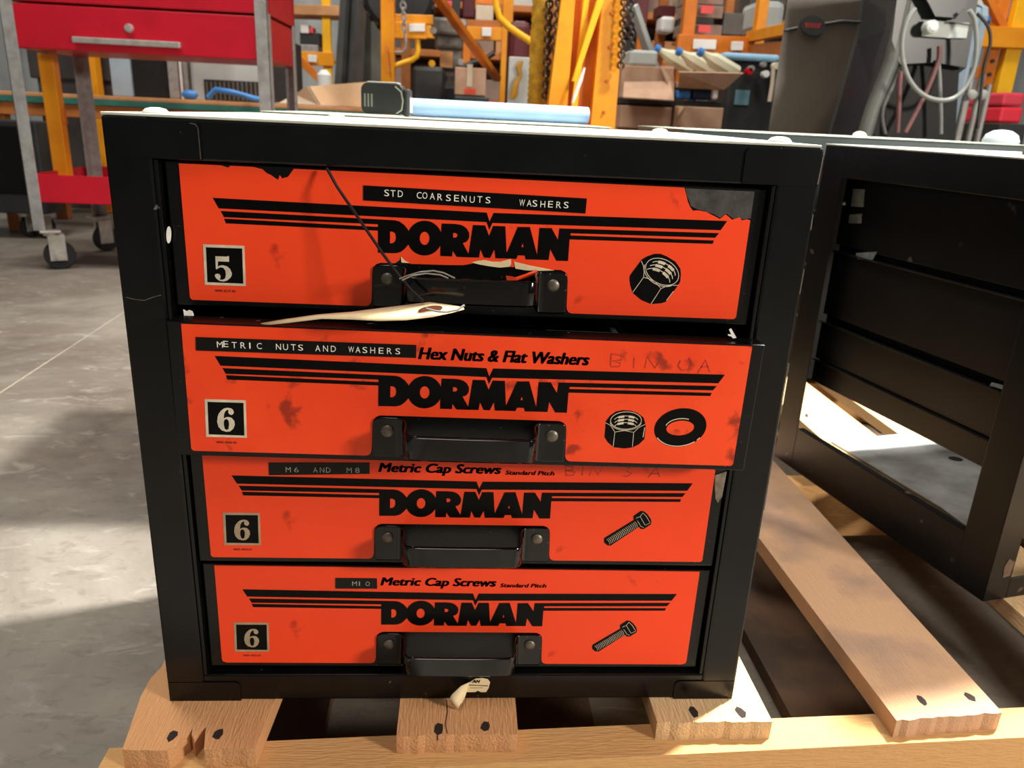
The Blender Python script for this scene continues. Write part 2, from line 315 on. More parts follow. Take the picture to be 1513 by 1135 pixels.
# corrugated steel wall at the back of the shop
m_ = MB(); n = 150
pts = [(-11 + 22 * i / n, 9.0 + (.03 if i % 4 < 2 else 0)) for i in range(n + 1)]
m_.prism(pts + [(11, 9.12), (-11, 9.12)], lambda x, y: (x, y, FZ), lambda x, y: (x, y, 4.6))
struct('wall_back', m_, mat('corrugated_sheet', (176, 178, 176), .6, 0, .08, 3, .02))

# ---------------------------------------------------------------- the pallet under the cabinets
pal = thing('wooden_pallet', 'pine shipping pallet with split deck boards carrying the black cabinets', 'pallet', (.25, .5, FZ))
def board(outline, z0, z1, m, name='deck_board', jag=0, holes=(), label=None):
    """board from its plan outline; the short ends get a rough sawn edge"""
    pts = []
    for i, a in enumerate(outline):
        b = outline[(i + 1) % len(outline)]; a, b = Vector(a), Vector(b); d = b - a
        pts.append(tuple(a))
        if jag and abs(d.x) > abs(d.y) and d.length > .03:
            k = int(d.length / .006)
            for q in range(1, k): pts.append((a.x + d.x * q / k, a.y + d.y * q / k + random.uniform(-jag, jag)))
    mb = MB(); mb.prism(pts, lambda x, y: (x, y, z1), lambda x, y: (x, y, z0))
    return obj(name, mb, m, pal, label=label)
B1 = [(-.278, -.057), (-.241, -.058), (-.236, -.053), (-.233, -.044), (-.2295, -.040), (-.2285, -.034), (-.2270, -.041), (-.2235, -.046), (-.2195, -.034), (-.2175, -.032), (-.216, -.040), (-.2135, -.050), (-.2115, -.058), (-.170, -.057), (-.164, .05), (-.160, 1.45), (-.285, 1.45), (-.283, .045), (-.287, .03), (-.287, .006)]
deck = [(B1, W_deck), ([(-.053, -.044), (.053, -.043), (.055, 1.1), (-.055, 1.45)], W_deck), ([(.180, -.030), (.287, -.030), (.284, 1.45), (.17, 1.45)], W_pale),
        ([(.405, -.030), (.514, -.020), (.503, 1.45), (.36, 1.45)], W_deck2), ([(.644, -.02), (.752, -.012), (.735, 1.45), (.622, 1.45)], W_pale), ([(.80, -.01), (.91, -.004), (.895, 1.45), (.782, 1.45)], W_pale), ([(1.03, -.01), (1.14, -.004), (1.12, 1.45), (1.01, 1.45)], W_deck)]
for q, m in deck: board(q, -.0195, 0, m, jag=.0011)
def stringer(y0, name='stringer'):
    mb = MB(); q = [(-.30, y0 - .0355 - .0095), (1.16, y0 + .0665 - .038), (1.16, y0 + .0665), (-.30, y0 - .0070)]
    mb.prism(q, lambda x, y: (x, y, -.0195), lambda x, y: (x, y, -.110)); obj(name, mb, W_string, pal)
stringer(-.028); stringer(.50); stringer(1.0); stringer(1.40)
for a, b in ((-.29, -.14), (.06, .15), (.375, .472), (.80, .92), (1.02, 1.13)):
    board([(a, -.03), (b, -.025), (b + .0, 1.42), (a + .0, 1.42)], FZ + .0004, -.110, W_dark, 'bottom_board')
mb = MB()
for px, py in ((255, 1087), (322, 1085), (648, 1077), (717, 1073), (1024, 1052), (1094, 1053), (1362, 1035), (1433, 1030)):
    c = PZ(px, py, 0); k = 7
    mb.prism([(c.x + (.0042 + random.uniform(-.0012, .0014)) * math.cos(i * 2 * math.pi / k), c.y + (.0062 + random.uniform(-.001, .002)) * math.sin(i * 2 * math.pi / k)) for i in range(k)], lambda x, y: (x, y, .0002), lambda x, y: (x, y, -.006))
    b = obj('nail_pit', mb, M_hole, pal); mb = MB()
mb = MB(); cr = [PZ(660, 1034, 0), PZ(661, 1052, 0), PZ(658, 1070, 0), PZ(661, 1084, 0)]
stroke(mb, [(c.x, c.y) for c in cr], .0007, lambda x, y: (x, y, .0003)); obj('split_line', mb, M_hole, pal)

# ---------------------------------------------------------------- the drawer cabinet
HW, HH, CD = .26, .50, .40; OX, OZ0, OZ1 = .2273, .027, .4718
def carcass(t, MB_=M_black, guides=True):
    mb = MB()      # face frame: two posts and two rails with inward returns
    mb.box((-HW, 0, 0), (-OX, .016, HH), .0022); mb.box((OX, 0, 0), (HW, .016, HH), .0022)
    mb.box((-OX - .001, .0008, OZ1), (OX + .001, .016, HH), .0015); mb.box((-OX - .001, .0008, 0), (OX + .001, .016, OZ0), .0015)
    for s in (-1, 1): mb.box((min(s * OX, s * (OX - .003)), .001, OZ0), (max(s * OX, s * (OX - .003)), .012, OZ1), .0006)
    return obj('face_frame', mb, MB_, t, local=True)
cab = thing('drawer_cabinet', 'black four-drawer parts cabinet with orange drawer fronts standing on the pallet', 'cabinet', (0, 0, .0002))
carcass(cab)
def rounded(x0, z0, x1, z1, r, corners=(1, 1, 1, 1), n=5):   # corners: bl, br, tr, tl
    out = []
    for k, (cx, cz, a0) in enumerate(((x0, z0, 180), (x1, z0, 270), (x1, z1, 0), (x0, z1, 90))):
        if corners[k]:
            ax = cx + (r if k in (0, 3) else -r); az = cz + (r if k in (0, 1) else -r)
            out += [(ax + r * math.cos(math.radians(a0 + 90 * i / n)), az + r * math.sin(math.radians(a0 + 90 * i / n))) for i in range(n + 1)]
        else: out.append((cx, cz))
    return out
for x0, z0, x1, z1, cn in ((-HW, .455, -.1925, .4985, (0, 0, 1, 1)), (.2005, .455, HW, .4985, (0, 0, 1, 1)), (-HW, 0, -.196, .020, (0, 0, 1, 0)), (.202, 0, HW, .020, (0, 0, 0, 1))):
    top = z1 > .3
    pts = rounded(x0 + (.0012 if x0 < 0 else 0), OZ1 + .0005 if top else z0, x1 - (.0012 if x1 > 0 else 0), z1, .005, cn)
    mb = MB(); mb.prism(pts, lambda x, z: (x, -.0005, z), lambda x, z: (x, .0009, z)); obj('corner_tab', mb, M_black, cab, local=True)
for s in (-1, 1):
    mb = MB(); mb.box((min(s * HW, s * (HW - .002)), .014, .0), (max(s * HW, s * (HW - .002)), CD, HH), .0006)
    for k in range(4):
        z = .03 + .1105 * k; mb.box((min(s * .228, s * .258), .02, z - .004), (max(s * .228, s * .258), CD - .01, z - .002))
    obj('side_panel', mb, M_blackin, cab, local=True)
mb = MB(); mb.box((-HW, CD - .002, 0), (HW, CD, HH)); obj('back_panel', mb, M_blackin, cab, local=True)
mb = MB(); mb.box((-HW, .014, .001), (HW, CD, .003)); obj('bottom_panel', mb, M_blackin, cab, local=True)
mb = MB(); mb.box((-HW - .0005, .0015, .5001), (HW - .002, CD, .5022), .0007); obj('top_panel', mb, M_glare, cab, local=True)
for px, py, Y in ((230, 163, .03), (975, 194, .33), (1152, 209, .06), (497, 172, .37)):
    c = P(px, py, Y); c.z = .502
    mb = MB(); mb.lathe([(.0095, 0), (.0095, .0012), (.007, .0036), (.003, .0046)], 20, Matrix.Translation(c)); obj('bolt_head', mb, M_glare, cab, smooth=True)
mb = MB(); stroke(mb, [(-.1990, .4972), (-.1955, .4966), (-.1940, .4950), (-.1936, .4925), (-.1935, .4730)], .0006, lambda x, z: (x, -.0007, z)); obj('seam_highlight', mb, M_rivet, cab, local=True)  # painted highlight along the inner edge of the top left tab
# scrapes where the enamel is gone on the frame
mb = MB(); q = [(-.2565, .371), (-.250, .3695), (-.243, .369), (-.237, .3715), (-.2305, .3735)]
stroke(mb, q, .0006, lambda x, z: (x, -.0004, z)); obj('scratch', mb, M_rivet, cab, local=True)
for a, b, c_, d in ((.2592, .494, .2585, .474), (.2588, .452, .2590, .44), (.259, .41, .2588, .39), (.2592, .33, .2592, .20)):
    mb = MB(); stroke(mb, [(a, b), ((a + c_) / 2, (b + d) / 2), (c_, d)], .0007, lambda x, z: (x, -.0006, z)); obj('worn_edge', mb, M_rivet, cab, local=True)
def drawer(k, Y, cx, zb, tilt, label, dirty):
    """one drawer of the cabinet; its pieces hang under it, in coordinates of its own front"""
    mb = MB()
    mb.box((-.2225, .0009, -.001), (.2225, .012, .1045), .0010)
    mb.box((-.2225, .0009, .1030), (.2225, .020, .1048), .0006)
    for s in (-1, 1): mb.box((min(s * .2065, s * .205), .012, .003), (max(s * .2065, s * .205), .335, .088))
    mb.box((-.2065, .012, .003), (.2065, .335, .0045)); mb.box((-.2065, .334, .003), (.2065, .3355, .088))
    d = obj('drawer', mb, M_black, cab, local=True, label=label)
    d.location = (cx, Y, zb); d.rotation_euler = (0, tilt, 0)
    for x in (-.12, -.035, .05, .135):
        mb = MB(); mb.box((x, .0125, .005), (x + .0012, .333, .084)); obj('divider', mb, M_steel if x > 0 else M_blackin, d, local=True)
    if k == 2:
        mb = MB(); mb.box((.058, .045, .03), (.112, .047, .098), .0005); mb.box((.112, .045, .03), (.118, .075, .098), .001); obj('bin_partition', mb, mat('grey_partition', (96, 106, 104), .3, .4, .2, 20, .02), d, local=True)
    F = lambda lay: (lambda x, z: (x, -.00015 * lay, z))
    # orange decal with its cut-out round the handle
    top = [(.2122, .1035), (-.2122, .1035)]
    if k == 1:
        top = [(.2122, .0815), (.2095, .0822), (.2055, .0812), (.2035, .0835), (.198, .0813), (.1945, .0838), (.1922, .0852), (.1905, .0835), (.1884, .0815), (.183, .0838), (.1775, .0862), (.1735, .0868), (.1700, .0872), (.1667, .0867), (.1645, .0890), (.1618, .0935), (.1600, .0985), (.1580, .1035),
               (-.131, .1035), (-.1335, .1000), (-.1355, .0975), (-.1385, .0968), (-.1395, .0960), (-.1412, .0985), (-.1425, .0952), (-.1445, .0962), (-.1477, .0985), (-.1505, .0995), (-.1535, .1022), (-.1600, .1035), (-.1760, .1035), (-.1775, .1022), (-.181, .1030), (-.183, .1035), (-.2122, .1035)]
    if k == 3: top = [(.2122, .092), (.2116, .0935), (.2095, .0955), (.2085, .1035), (-.2122, .1035)]
    r = .002 if k < 4 else .004
    out = [(-.2122, .0035 + r), (-.2114, .0035 + r * .3), (-.2122 + r, .0035), (-.0800, .0035), (-.0778, .0042), (-.0764, .0058), (-.0757, .0085), (-.0750, .0300), (-.0742, .0338), (-.0722, .0362), (-.0690, .0375)]
    if k == 1: out += [(-.058, .0376), (-.0545, .040), (-.0535, .0435), (-.0505, .0395), (-.046, .0376), (-.02, .0378), (-.006, .0382), (0, .0395), (.004, .0415), (.008, .0405), (.0125, .0395), (.0165, .0410), (.022, .0395), (.028, .0385), (.036, .0380), (.046, .0372)]
    out += [(.0690, .0375), (.0722, .0362), (.0742, .0338), (.0750, .0300), (.0757, .0085), (.0764, .0058), (.0778, .0042), (.0800, .0035), (.2122 - r, .0035), (.2114, .0035 + r * .3), (.2122, .0035 + r)] + top
    mb = MB(); mb.prism(out, lambda x, z: (x, 0, z), lambda x, z: (x, .001, z))
    obj('decal', mb, M_orange_d if dirty else M_orange, d, local=True)
    # stripes
    mb = MB()
    for n in ('stripe1', 's2L', 's3L', 's2R', 's3R'): mb.prism(ART[n], F(1), None)
    obj('stripe_print', mb, M_ink, d, local=True)
    mb = MB()
    for n, hs in (('D', ['Dh']), ('O', ['Oh']), ('R', ['Rh']), ('M', []), ('A', ['Ah']), ('N', [])): mb.prism(ART[n], F(1.25 if n in 'OMN' else 1.4), None, [ART[h] for h in hs])
    obj('brand_lettering', mb, M_ink, d, local=True)
    # number plate
    mb = MB(); mb.prism(ART['badge'], F(1.5), lambda x, z: (x, .0004, z), [ART['badgein'][::-1]]); obj('number_plate_rim', mb, M_cream if k < 3 else M_creamd, d, local=True)
    mb = MB(); mb.prism(ART['badgein'], F(1.2), None); obj('number_plate', mb, M_ink, d, local=True)
    mb = MB()
    if k == 1: mb.prism([(x, z - .0025) for x, z in ART['five']], F(2.2), None)
    else: mb.prism(ART['six'], F(2.2), None, [ART['sixh']])
    obj('number', mb, M_cream if k < 3 else M_creamd, d, local=True)
    mb = MB(); put_text(mb, {1: '009-217-D', 2: '003-430-D', 3: '003-453-D', 4: '003-457-D'}[k], F(1.5), -.1930, .0105, -.1778, .0123, bold=.03); obj('part_number', mb, M_redink, d, local=True)
    # embossed label tape
    def tape(q, letters, h, m, w_=.0036):
        mb = MB(); mb.prism(q, F(3.2), lambda x, z: (x, 0, z)); obj('label_tape', mb, M_tape, d, local=True)
        for ch, x, z in letters:
            mb = MB()
            ww = w_ * (.25 if ch in 'I1' else 1.15 if ch in 'MW' else 1)
            put_text(mb, ch, F(4.4), x - ww / 2, z - h / 2, x + ww / 2, z + h / 2, bold=-.005)
            obj('embossed_letter', mb, m, d, local=True)
    if k == 1:
        tape([(-.0811, .0942), (.0848, .0922), (.0846, .0812), (-.0812, .0834)], [(c, x, z - .0026 + x * .002) for c, x, z in zip('STDCOARSENUTSWASHERS', (-.064, -.0594, -.054, -.0402, -.036, -.0305, -.0249, -.0186, -.0126, -.007, -.001, .0047, .0108, .0363, .0417, .0459, .0519, .0577, .0639, .0695), (.0923, .0921, .0921, .0916, .0916, .0914, .091, .0907, .0907, .0906, .0902, .0905, .0903, .0895, .0894, .0894, .0891, .0893, .0891, .0892))], .0047, M_emb)
    if k == 2:
        tape([(-.2024, .0942), (-.0427, .0946), (-.0427, .0846), (-.2030, .0840)], [(c, x, .0893 + (.0006 if c == 'E' and x < -.18 else 0)) for c, x in zip('METRICNUTSANDWASHERS', (-.1855, -.1812, -.1752, -.1689, -.1640, -.1572, -.1434, -.1383, -.1326, -.1274, -.1149, -.1093, -.1036, -.0905, -.0856, -.0805, -.0748, -.0686, -.0625, -.0563))], .0046, M_emb)
    if k == 3:
        tape([(-.1596, .0924), (-.0782, .0938), (-.0783, .0840), (-.1597, .0812)], [(c, x, .0868 + .010 * (x + .12)) for c, x in zip('M6ANDM8', (-.1441, -.1376, -.1222, -.1168, -.1118, -.0948, -.0882))], .0046, M_embw)
    if k == 4:
        tape([(-.1100, .0928), (-.0742, .0929), (-.0740, .0825), (-.1101, .0822)], [(c, x, .0876) for c, x in zip('M1O', (-.0935, -.0893, -.0822))], .0044, M_embw)
    if k == 2:
        mb = MB(); put_text(mb, 'Hex Nuts & Flat Washers', F(1.4), -.0412, .0836, .0880, .0930, bold=0, shear=.22, dup=.0011); obj('title_lettering', mb, M_ink, d, local=True)
    if k > 2:
        mb = MB(); put_text(mb, 'Metric Cap Screws', F(1.4), -.0712, .0832, .0305, .0941, bold=0, shear=.22, dup=.0011)
        put_text(mb, 'Standard Pitch', F(1.4), .0338, .0853, .0752, .0893, bold=0, shear=.2, dup=.0005); obj('title_lettering', mb, M_ink, d, local=True)
    # pictures
    if k == 1:
        dz = -.0025
        S = lambda n: [(x, z + dz) for x, z in ART[n]]
        mb = MB(); mb.prism(S('nut1'), F(1), None); obj('nut_picture', mb, M_ink, d, local=True)
        mb = MB()
        for n in ('nut1l', 'nut1l2', 'nut1l3'): stroke(mb, S(n), .00045, F(2))
        c = (.1483, .0392 + .0001)
        stroke(mb, ell(c[0], c[1], (.0128, -.0064), (.0042, .0083)), .0005, F(2), True)
        stroke(mb, ell(c[0] - .0006, c[1] - .0007, (.0132, -.0066), (.0044, .0086), 18, 185, 330), .0005, F(2.1))
        for j in range(3):
            o_ = (-.0018 * j - .0002, -.0028 * j + .0022)
            stroke(mb, ell(c[0] + o_[0] + .0005, c[1] + o_[1] - .0012, (.0098, -.0050), (.0030, .0048), 14, 15, 165), .0006, F(2.2))
            for t0 in (52, 100):
                e = ell(c[0] + o_[0] + .0005, c[1] + o_[1] - .0016, (.0098, -.0050), (.0030, .0048), 8, t0, t0 + 32)
                stroke(mb, e, .0022, F(2.3))
        stroke(mb, [(.1543, .0166), (.1571, .0213), (.1590, .0243)], .0006, F(2)); obj('picture_highlights', mb, M_cream, d, local=True)
    if k == 2:
        mb = MB(); mb.prism(ART['nut2'], F(1), None); obj('nut_picture', mb, M_ink, d, local=True)
        mb = MB()
        for n in ('nut2l', 'nut2l2', 'nut2l3'): stroke(mb, ART[n], .00042, F(2))
        c = (.1211, .0398)
        stroke(mb, ell(c[0], c[1], (.0122, .0002), (0, .0073)), .0005, F(2), True)
        stroke(mb, ell(c[0], c[1] - .0006, (.0126, .0002), (0, .0076), 18, 190, 350), .0004, F(2.1))
        for j in range(3):
            y_ = c[1] + .0005 - .0028 * j
            stroke(mb, ell(c[0], y_ - .0008, (.0096 - j * .0004, .0002), (0, .0042), 14, 15, 165), .0005, F(2.2))
            for t0 in (50, 100): stroke(mb, ell(c[0], y_ - .0012, (.0098, .0002), (0, .0042), 8, t0, t0 + 30), .0018, F(2.3))
        stroke(mb, [(.1365, .0345), (.1361, .0262)], .0005, F(2))
        w_ = ART_W
        stroke(mb, ell(.1650, .0363, (.0118, .0014), (-.0012, .0066), 14, 55, 165), .0007, F(2.4))
        stroke(mb, ell(.1650, .0348, (.0200, .0024), (-.0016, .0152), 18, 205, 305), .0007, F(2.4)); stroke(mb, ell(.1650, .0348, (.0200, .0024), (-.0016, .0152), 6, 312, 322), .0007, F(2.4))
        obj('picture_highlights', mb, M_cream, d, local=True)
        mb = MB(); mb.prism(ell(.1650, .0352, (.0207, .0024), (-.0014, .0163), 40), F(1), None, [ell(.1650, .0349, (.0110, .0014), (-.0010, .0062), 28)[::-1]]); obj('washer_picture', mb, M_ink, d, local=True)
    if k > 2:
        ox, oz = (0, 0) if k == 3 else (-.0008, -.0016)
        S = lambda n: [(x + ox, z + oz) for x, z in ART[n]]
        mb = MB(); mb.prism(S('bolthead'), F(1), None); mb.prism(S('boltshaft'), F(1.2), None); obj('bolt_picture', mb, M_ink, d, local=True)
        mb = MB()
        a0, a1 = Vector((.1265, .0232)), Vector((.1492, .0405)); dv = (a1 - a0); nv = Vector((-dv.y, dv.x)).normalized()
        for j in range(19):
            c = a0 + dv * (j / 18); b_ = c - dv.normalized() * .0006
            stroke(mb, [(c.x + nv.x * .0028 + ox, c.y + nv.y * .0028 + oz), (c.x + dv.x * .02 + ox, c.y + dv.y * .02 + oz), (b_.x - nv.x * .0034 + ox, b_.y - nv.y * .0034 + oz)], .0003, F(2))
        for q in ([(.1500, .0437), (.1535, .0385), (.1562, .0372)], [(.1485, .0462), (.1520, .0480), (.1541, .0515)], [(.1520, .0480), (.1572, .0395)], [(.1572, .0395), (.1615, .0420)], [(.1541, .0515), (.1575, .0480), (.1610, .0425)]):
            stroke(mb, [(x + ox, z + oz) for x, z in q], .00034, F(2))
        obj('picture_highlights', mb, M_cream, d, local=True)
    # handwriting that has nearly rubbed off
    def hand(strokes, w_=.0009):
        mb = MB()
        for q in strokes: stroke(mb, q, w_, F(1.3))
        obj('worn_handwriting', mb, M_marker, d, local=True)
    if k == 2: hand([[(.104, .0935), (.1045, .0835)], [(.104, .0935), (.112, .0925), (.1125, .089), (.105, .088), (.112, .0865), (.1115, .0838), (.105, .0832)], [(.122, .091), (.1225, .083)], [(.131, .083), (.132, .0925), (.139, .0835), (.1435, .0935)], [(.158, .0905), (.1565, .086), (.160, .0825), (.1655, .0835), (.167, .089), (.164, .093)], [(.1725, .0805), (.1775, .0915), (.182, .082)], [(.1745, .0858), (.1805, .0865)]], .0010)
    if k == 3: hand([[(.084, .0945), (.085, .0855)], [(.084, .0945), (.0905, .0935), (.0905, .0905), (.085, .0900), (.0925, .0885), (.091, .0858), (.085, .0855)], [(.099, .0950), (.0985, .0855)], [(.105, .0855), (.1065, .0950), (.112, .0865), (.116, .0955)], [(.134, .0945), (.139, .0935), (.136, .0905), (.1405, .0885), (.137, .0855), (.133, .0862)], [(.155, .0850), (.161, .0945), (.165, .0855)], [(.1565, .0885), (.1635, .0888)]], .0008)
    # handle
    prof = [(.0745, 0, .0045, .0312), (.0738, 0, .0035, .0338), (.0722, 0, .003, .0354), (.0690, 0, .003, .0362), (.058, 0, .003, .0362), (.0540, -.0004, .003, .0360), (.0518, -.0014, .0045, .0358), (.0500, -.0040, .0085, .0354), (.0492, -.0080, .0125, .0350), (.0490, -.0140, .0145, .0345), (.0490, -.0210, .0148, .0340), (.0482, -.0255, .0148, .0337), (.0455, -.0288, .0147, .0335), (.0415, -.0300, .0146, .0334), (.030, -.0303, .0145, .0334), (.010, -.0305, .0145, .0334)]
    pr_ = [(-a, b, c_, e) for a, b, c_, e in prof] + [(a, b, c_, e) for a, b, c_, e in prof[::-1]]
    mb = MB(); cols_ = []
    for x, y, z0, z1 in pr_:
        zz = [z0, z0 + .0012, (z0 + z1) / 2, z1 - .0012, z1]; yy = [y + .0012, y, y, y, y + .0012] if abs(x) < .049 else [y] * 5
        cols_.append([mb.b.verts.new((x, b_ - .0006, a)) for a, b_ in zip(zz, yy)])
    for A, B in zip(cols_, cols_[1:]):
        for j in range(4): mb.b.faces.new((A[j], A[j + 1], B[j + 1], B[j]))
    h = obj('handle', mb, M_gloss, d, local=True, smooth=True)
    so = h.modifiers.new('s', 'SOLIDIFY'); so.thickness = .0016; so.offset = 0
    for s in (-1, 1):
        mb = MB(); t = [(.0050, 0), (.0049, .0010), (.0040, .0018), (.002, .0023)]
        mb.lathe(t, 20, Matrix.Translation((s * .0636, -.0014, .0254)) @ Matrix.Rotation(math.radians(90), 4, 'X')); obj('rivet', mb, M_rivet, d, local=True, smooth=True)
    return d
ART_W = None
D1 = drawer(1, .0055, .0005, .3645, .0053, 'top drawer with torn decal and number 5', False)
D2 = drawer(2, -.0280, .0028, .2530, .0117, 'second drawer, number 6, pulled a little out', True)
D3 = drawer(3, .0020, .0000, .1435, .0018, 'third drawer, number 6, for M6 and M8 screws', False)
D4 = drawer(4, .0060, .0000, .0318, .0062, 'bottom drawer, number 6, for M10 screws', False)
FL = lambda lay: (lambda x, z: (x, -.00015 * lay, z))
# torn backing paper and the lifted orange strip above the top handle
mb = MB(); mb.prism([(0, .0405), (.004, .0418), (.010, .0428), (.016, .0418), (.022, .0420), (.030, .0445), (.0305, .041), (.0295, .0385), (.022, .0375), (.013, .0383), (.006, .0393)], FL(2), lambda x, z: (x, .0008, z))
obj('torn_paper', mb, M_paper, D1, local=True); mb = MB(); mb.prism([(.0325, .0425), (.044, .0402), (.055, .0385), (.064, .0370), (.052, .0362), (.042, .0362), (.034, .0372)], FL(2), lambda x, z: (x, .0008, z))
obj('torn_paper', mb, M_paper, D1, local=True); mb = MB(); mb.prism([(-.0535, .0430), (-.0505, .0398), (-.047, .0382), (-.053, .0384)], FL(2), lambda x, z: (x, .0008, z)); obj('torn_paper', mb, M_paper, D1, local=True)
mb = MB(); q = [((.0265, -.006, .0325), (.0275, -.005, .0285)), ((.034, -.007, .0318), (.035, -.0065, .0292)), ((.042, -.005, .0345), (.043, -.0045, .0315)), ((.050, -.002, .0375), (.051, -.002, .0345))]
vv = [[mb.b.verts.new(p) for p in r_] for r_ in q]
for A, B in zip(vv, vv[1:]): mb.b.faces.new((A[0], A[1], B[1], B[0]))
o = obj('peeled_strip', mb, M_orange, D1, local=True); o.modifiers.new('s', 'SOLIDIFY').thickness = .0003
mb = MB(); mb.prism([(.2125, .088), (.2135, .079), (.2160, .066), (.2185, .062), (.2215, .068), (.2223, .092)], FL(.2), lambda x, z: (x, .0008, z)); obj('glue_residue', mb, mat('glue_residue', (120, 108, 90), .6, 0, .3, 90, .1), D3, local=True)
mb = MB(); mb.prism([(.2125, .0830), (.2125, .1030), (.1590, .1030), (.1610, .0975), (.1650, .0900), (.170, .0880), (.183, .085), (.1890, .0822), (.193, .0858), (.199, .082), (.206, .082)], FL(-4), lambda x, z: (x, .0008, z)); obj('glue_residue', mb, mat('glue_dark', (52, 50, 45), .55, 0, .35, 70, .25), D1, local=True)

# ---------------------------------------------------------------- tag on a cord, sticker, light spots
def ribbon(name, rows, m, parent=None, th=.0004):
    mb = MB(); vv = [[mb.b.verts.new(p) for p in r_] for r_ in rows]
    for A, B in zip(vv, vv[1:]):
        for j in range(len(A) - 1): mb.b.faces.new((A[j], A[j + 1], B[j + 1], B[j]))
    o = obj(name, mb, m, parent, smooth=True); md = o.modifiers.new('s', 'SOLIDIFY'); md.thickness = th; md.offset = 0; return o
c0 = P(560, 465, -.045)
tg = thing('card_tag', 'long cream card tag with brown eyelet hanging by a black cord over the top drawer', 'tag', tuple(c0))
up_ = [(374, 480), (420, 472), (470, 465), (520, 461), (560, 456), (600, 451), (635, 447), (660, 450), (683, 454)]
lo_ = [(377, 482), (425, 477), (475, 471), (520, 472), (560, 474), (600, 473), (640, 468), (668, 462), (686, 457)]
rows = []
for (a, b), (c_, d_), ya, yb in zip(up_, lo_, (-.020, -.026, -.030, -.033, -.036, -.038, -.040, -.041, -.042), (-.022, -.032, -.038, -.050, -.060, -.064, -.064, -.058, -.050)):
    A = P(a, b, ya); B = P(c_, d_, yb); rows.append([A, A.lerp(B, .5) + Vector((0, 0, .0006)), B])
ribbon('card', rows, M_paper, tg, .0005)
mb = MB(); e0 = P(636, 457.5, -.054); mb.prism(ell(0, 0, (.0085, .0012), (.001, .0026), 20), lambda x, z: (e0.x + x, e0.y - .0016, e0.z + z + .0006), lambda x, z: (e0.x + x, e0.y + .001, e0.z + z)); obj('eyelet', mb, M_eye, tg)
cordp = [P(483, 249, -.0006), P(498, 276, -.010), P(520, 308, -.016), P(545, 345, -.022), P(567, 377, -.028), P(590, 408, -.034), P(607, 428, -.038), P(625, 445, -.042)]
mb = MB(); mb.tube(cordp, .0011, 8); obj('cord', mb, M_string, tg, smooth=True)
mb = MB(); mb.tube([P(590, 412, -.036), P(600, 408, -.036), P(620, 402, -.036), P(640, 400, -.035), P(655, 403, -.033), P(672, 411, -.030)], .0006, 6)
obj('cord_loop', mb, mat('clear_cord', (120, 116, 108), .2, 0, .1, 50, 0), tg, smooth=True); mb = MB(); mb.tube([P(594, 414, -.038), P(610, 407, -.038), P(630, 404, -.036), P(650, 406, -.034), P(662, 411, -.030)], .0006, 6)
obj('cord_loop', mb, mat('clear_cord', (120, 116, 108), .2), tg, smooth=True); mb = MB(); mb.tube([P(630, 456, -.060), P(645, 460, -.062), P(660, 461, -.062), P(676, 458, -.060), P(686, 451, -.056)], .0009, 6); obj('cord_loop', mb, mat('clear_cord', (120, 116, 108), .2, 0, .1, 50, 0), tg, smooth=True)

stk = [(665, 1031), (672, 1023), (686, 1014), (694, 1008), (702, 1003), (712, 1002), (721, 1004), (724, 1008), (722, 1016), (718, 1022), (711, 1022), (706, 1020), (702, 1022), (688, 1022)]
q = [P(x, y, -.0004) for x, y in stk[3:]]; c0 = P(700, 1015, -.0004)
st = thing('torn_sticker', 'torn cream paper sticker with a curled flap on the bottom rail of the cabinet', 'sticker', tuple(c0))
mb = MB(); mb.prism([(v.x, v.z) for v in q], lambda x, z: (x, -.0012, z), lambda x, z: (x, -.0002, z)); obj('sticker_sheet', mb, M_paper, st)
ribbon('curled_flap', [[P(694, 1008, -.0012), P(688, 1022, -.0016)], [P(681, 1014, -.006), P(687, 1030, -.008)], [P(668, 1026, -.011), P(683, 1038, -.012)], [P(665, 1031, -.013), P(680, 1041, -.014)], [P(667, 1040, -.014), P(677, 1049, -.014)]], M_paper, st, .0003)
mb = MB(); a, b = P(692, 1012.2, -.0012), P(721, 1013.6, -.0012); stroke(mb, [(a.x, a.z), (b.x, b.z)], .0008, lambda x, z: (x, -.0013, z))
a, b = P(697, 1009, -.0012), P(710, 1004.5, -.0012); put_text(mb, 'AN', lambda x, z: (x, -.0014, z), a.x, a.z, b.x, b.z, bold=.06, shear=.3)
a, b = P(695, 1016.5, -.0012), P(714, 1015.2, -.0012); [stroke(mb, [(a.x + (b.x - a.x) * k / 8, a.z), (a.x + (b.x - a.x) * (k + .7) / 8, a.z)], .0005, lambda x, z: (x, -.0014, z)) for k in range(8)]; obj('sticker_print', mb, M_ink, st)
q = [P(x, y, -.002) for x, y in ((270, 458), (274, 461), (278, 459), (283, 461), (285, 466), (285, 474), (282, 478), (277, 478), (272, 472))]  # white light through a hole, drawn as a thin white patch
mb = MB(); mb.prism([(v.x, v.z) for v in q], lambda x, z: (x, -.001, z), lambda x, z: (x, .0002, z)); 
tag(obj('gap_light_spot', mb, M_white), 'small white spot of light showing through a hole at the left end of the gap under the top drawer', 'paper')
q = [P(x, y, -.016) for x, y in ((1077, 487), (1080, 485), (1084, 492), (1088, 499), (1083, 500), (1080, 497), (1076, 496), (1075, 494), (1080, 494))]
mb = MB(); mb.prism([(v.x, v.z) for v in q], lambda x, z: (x, -.0165, z), lambda x, z: (x, -.0158, z))
tag(obj('paper_sliver', mb, M_white), 'tiny white paper sliver at the right end on top of the second drawer', 'paper')
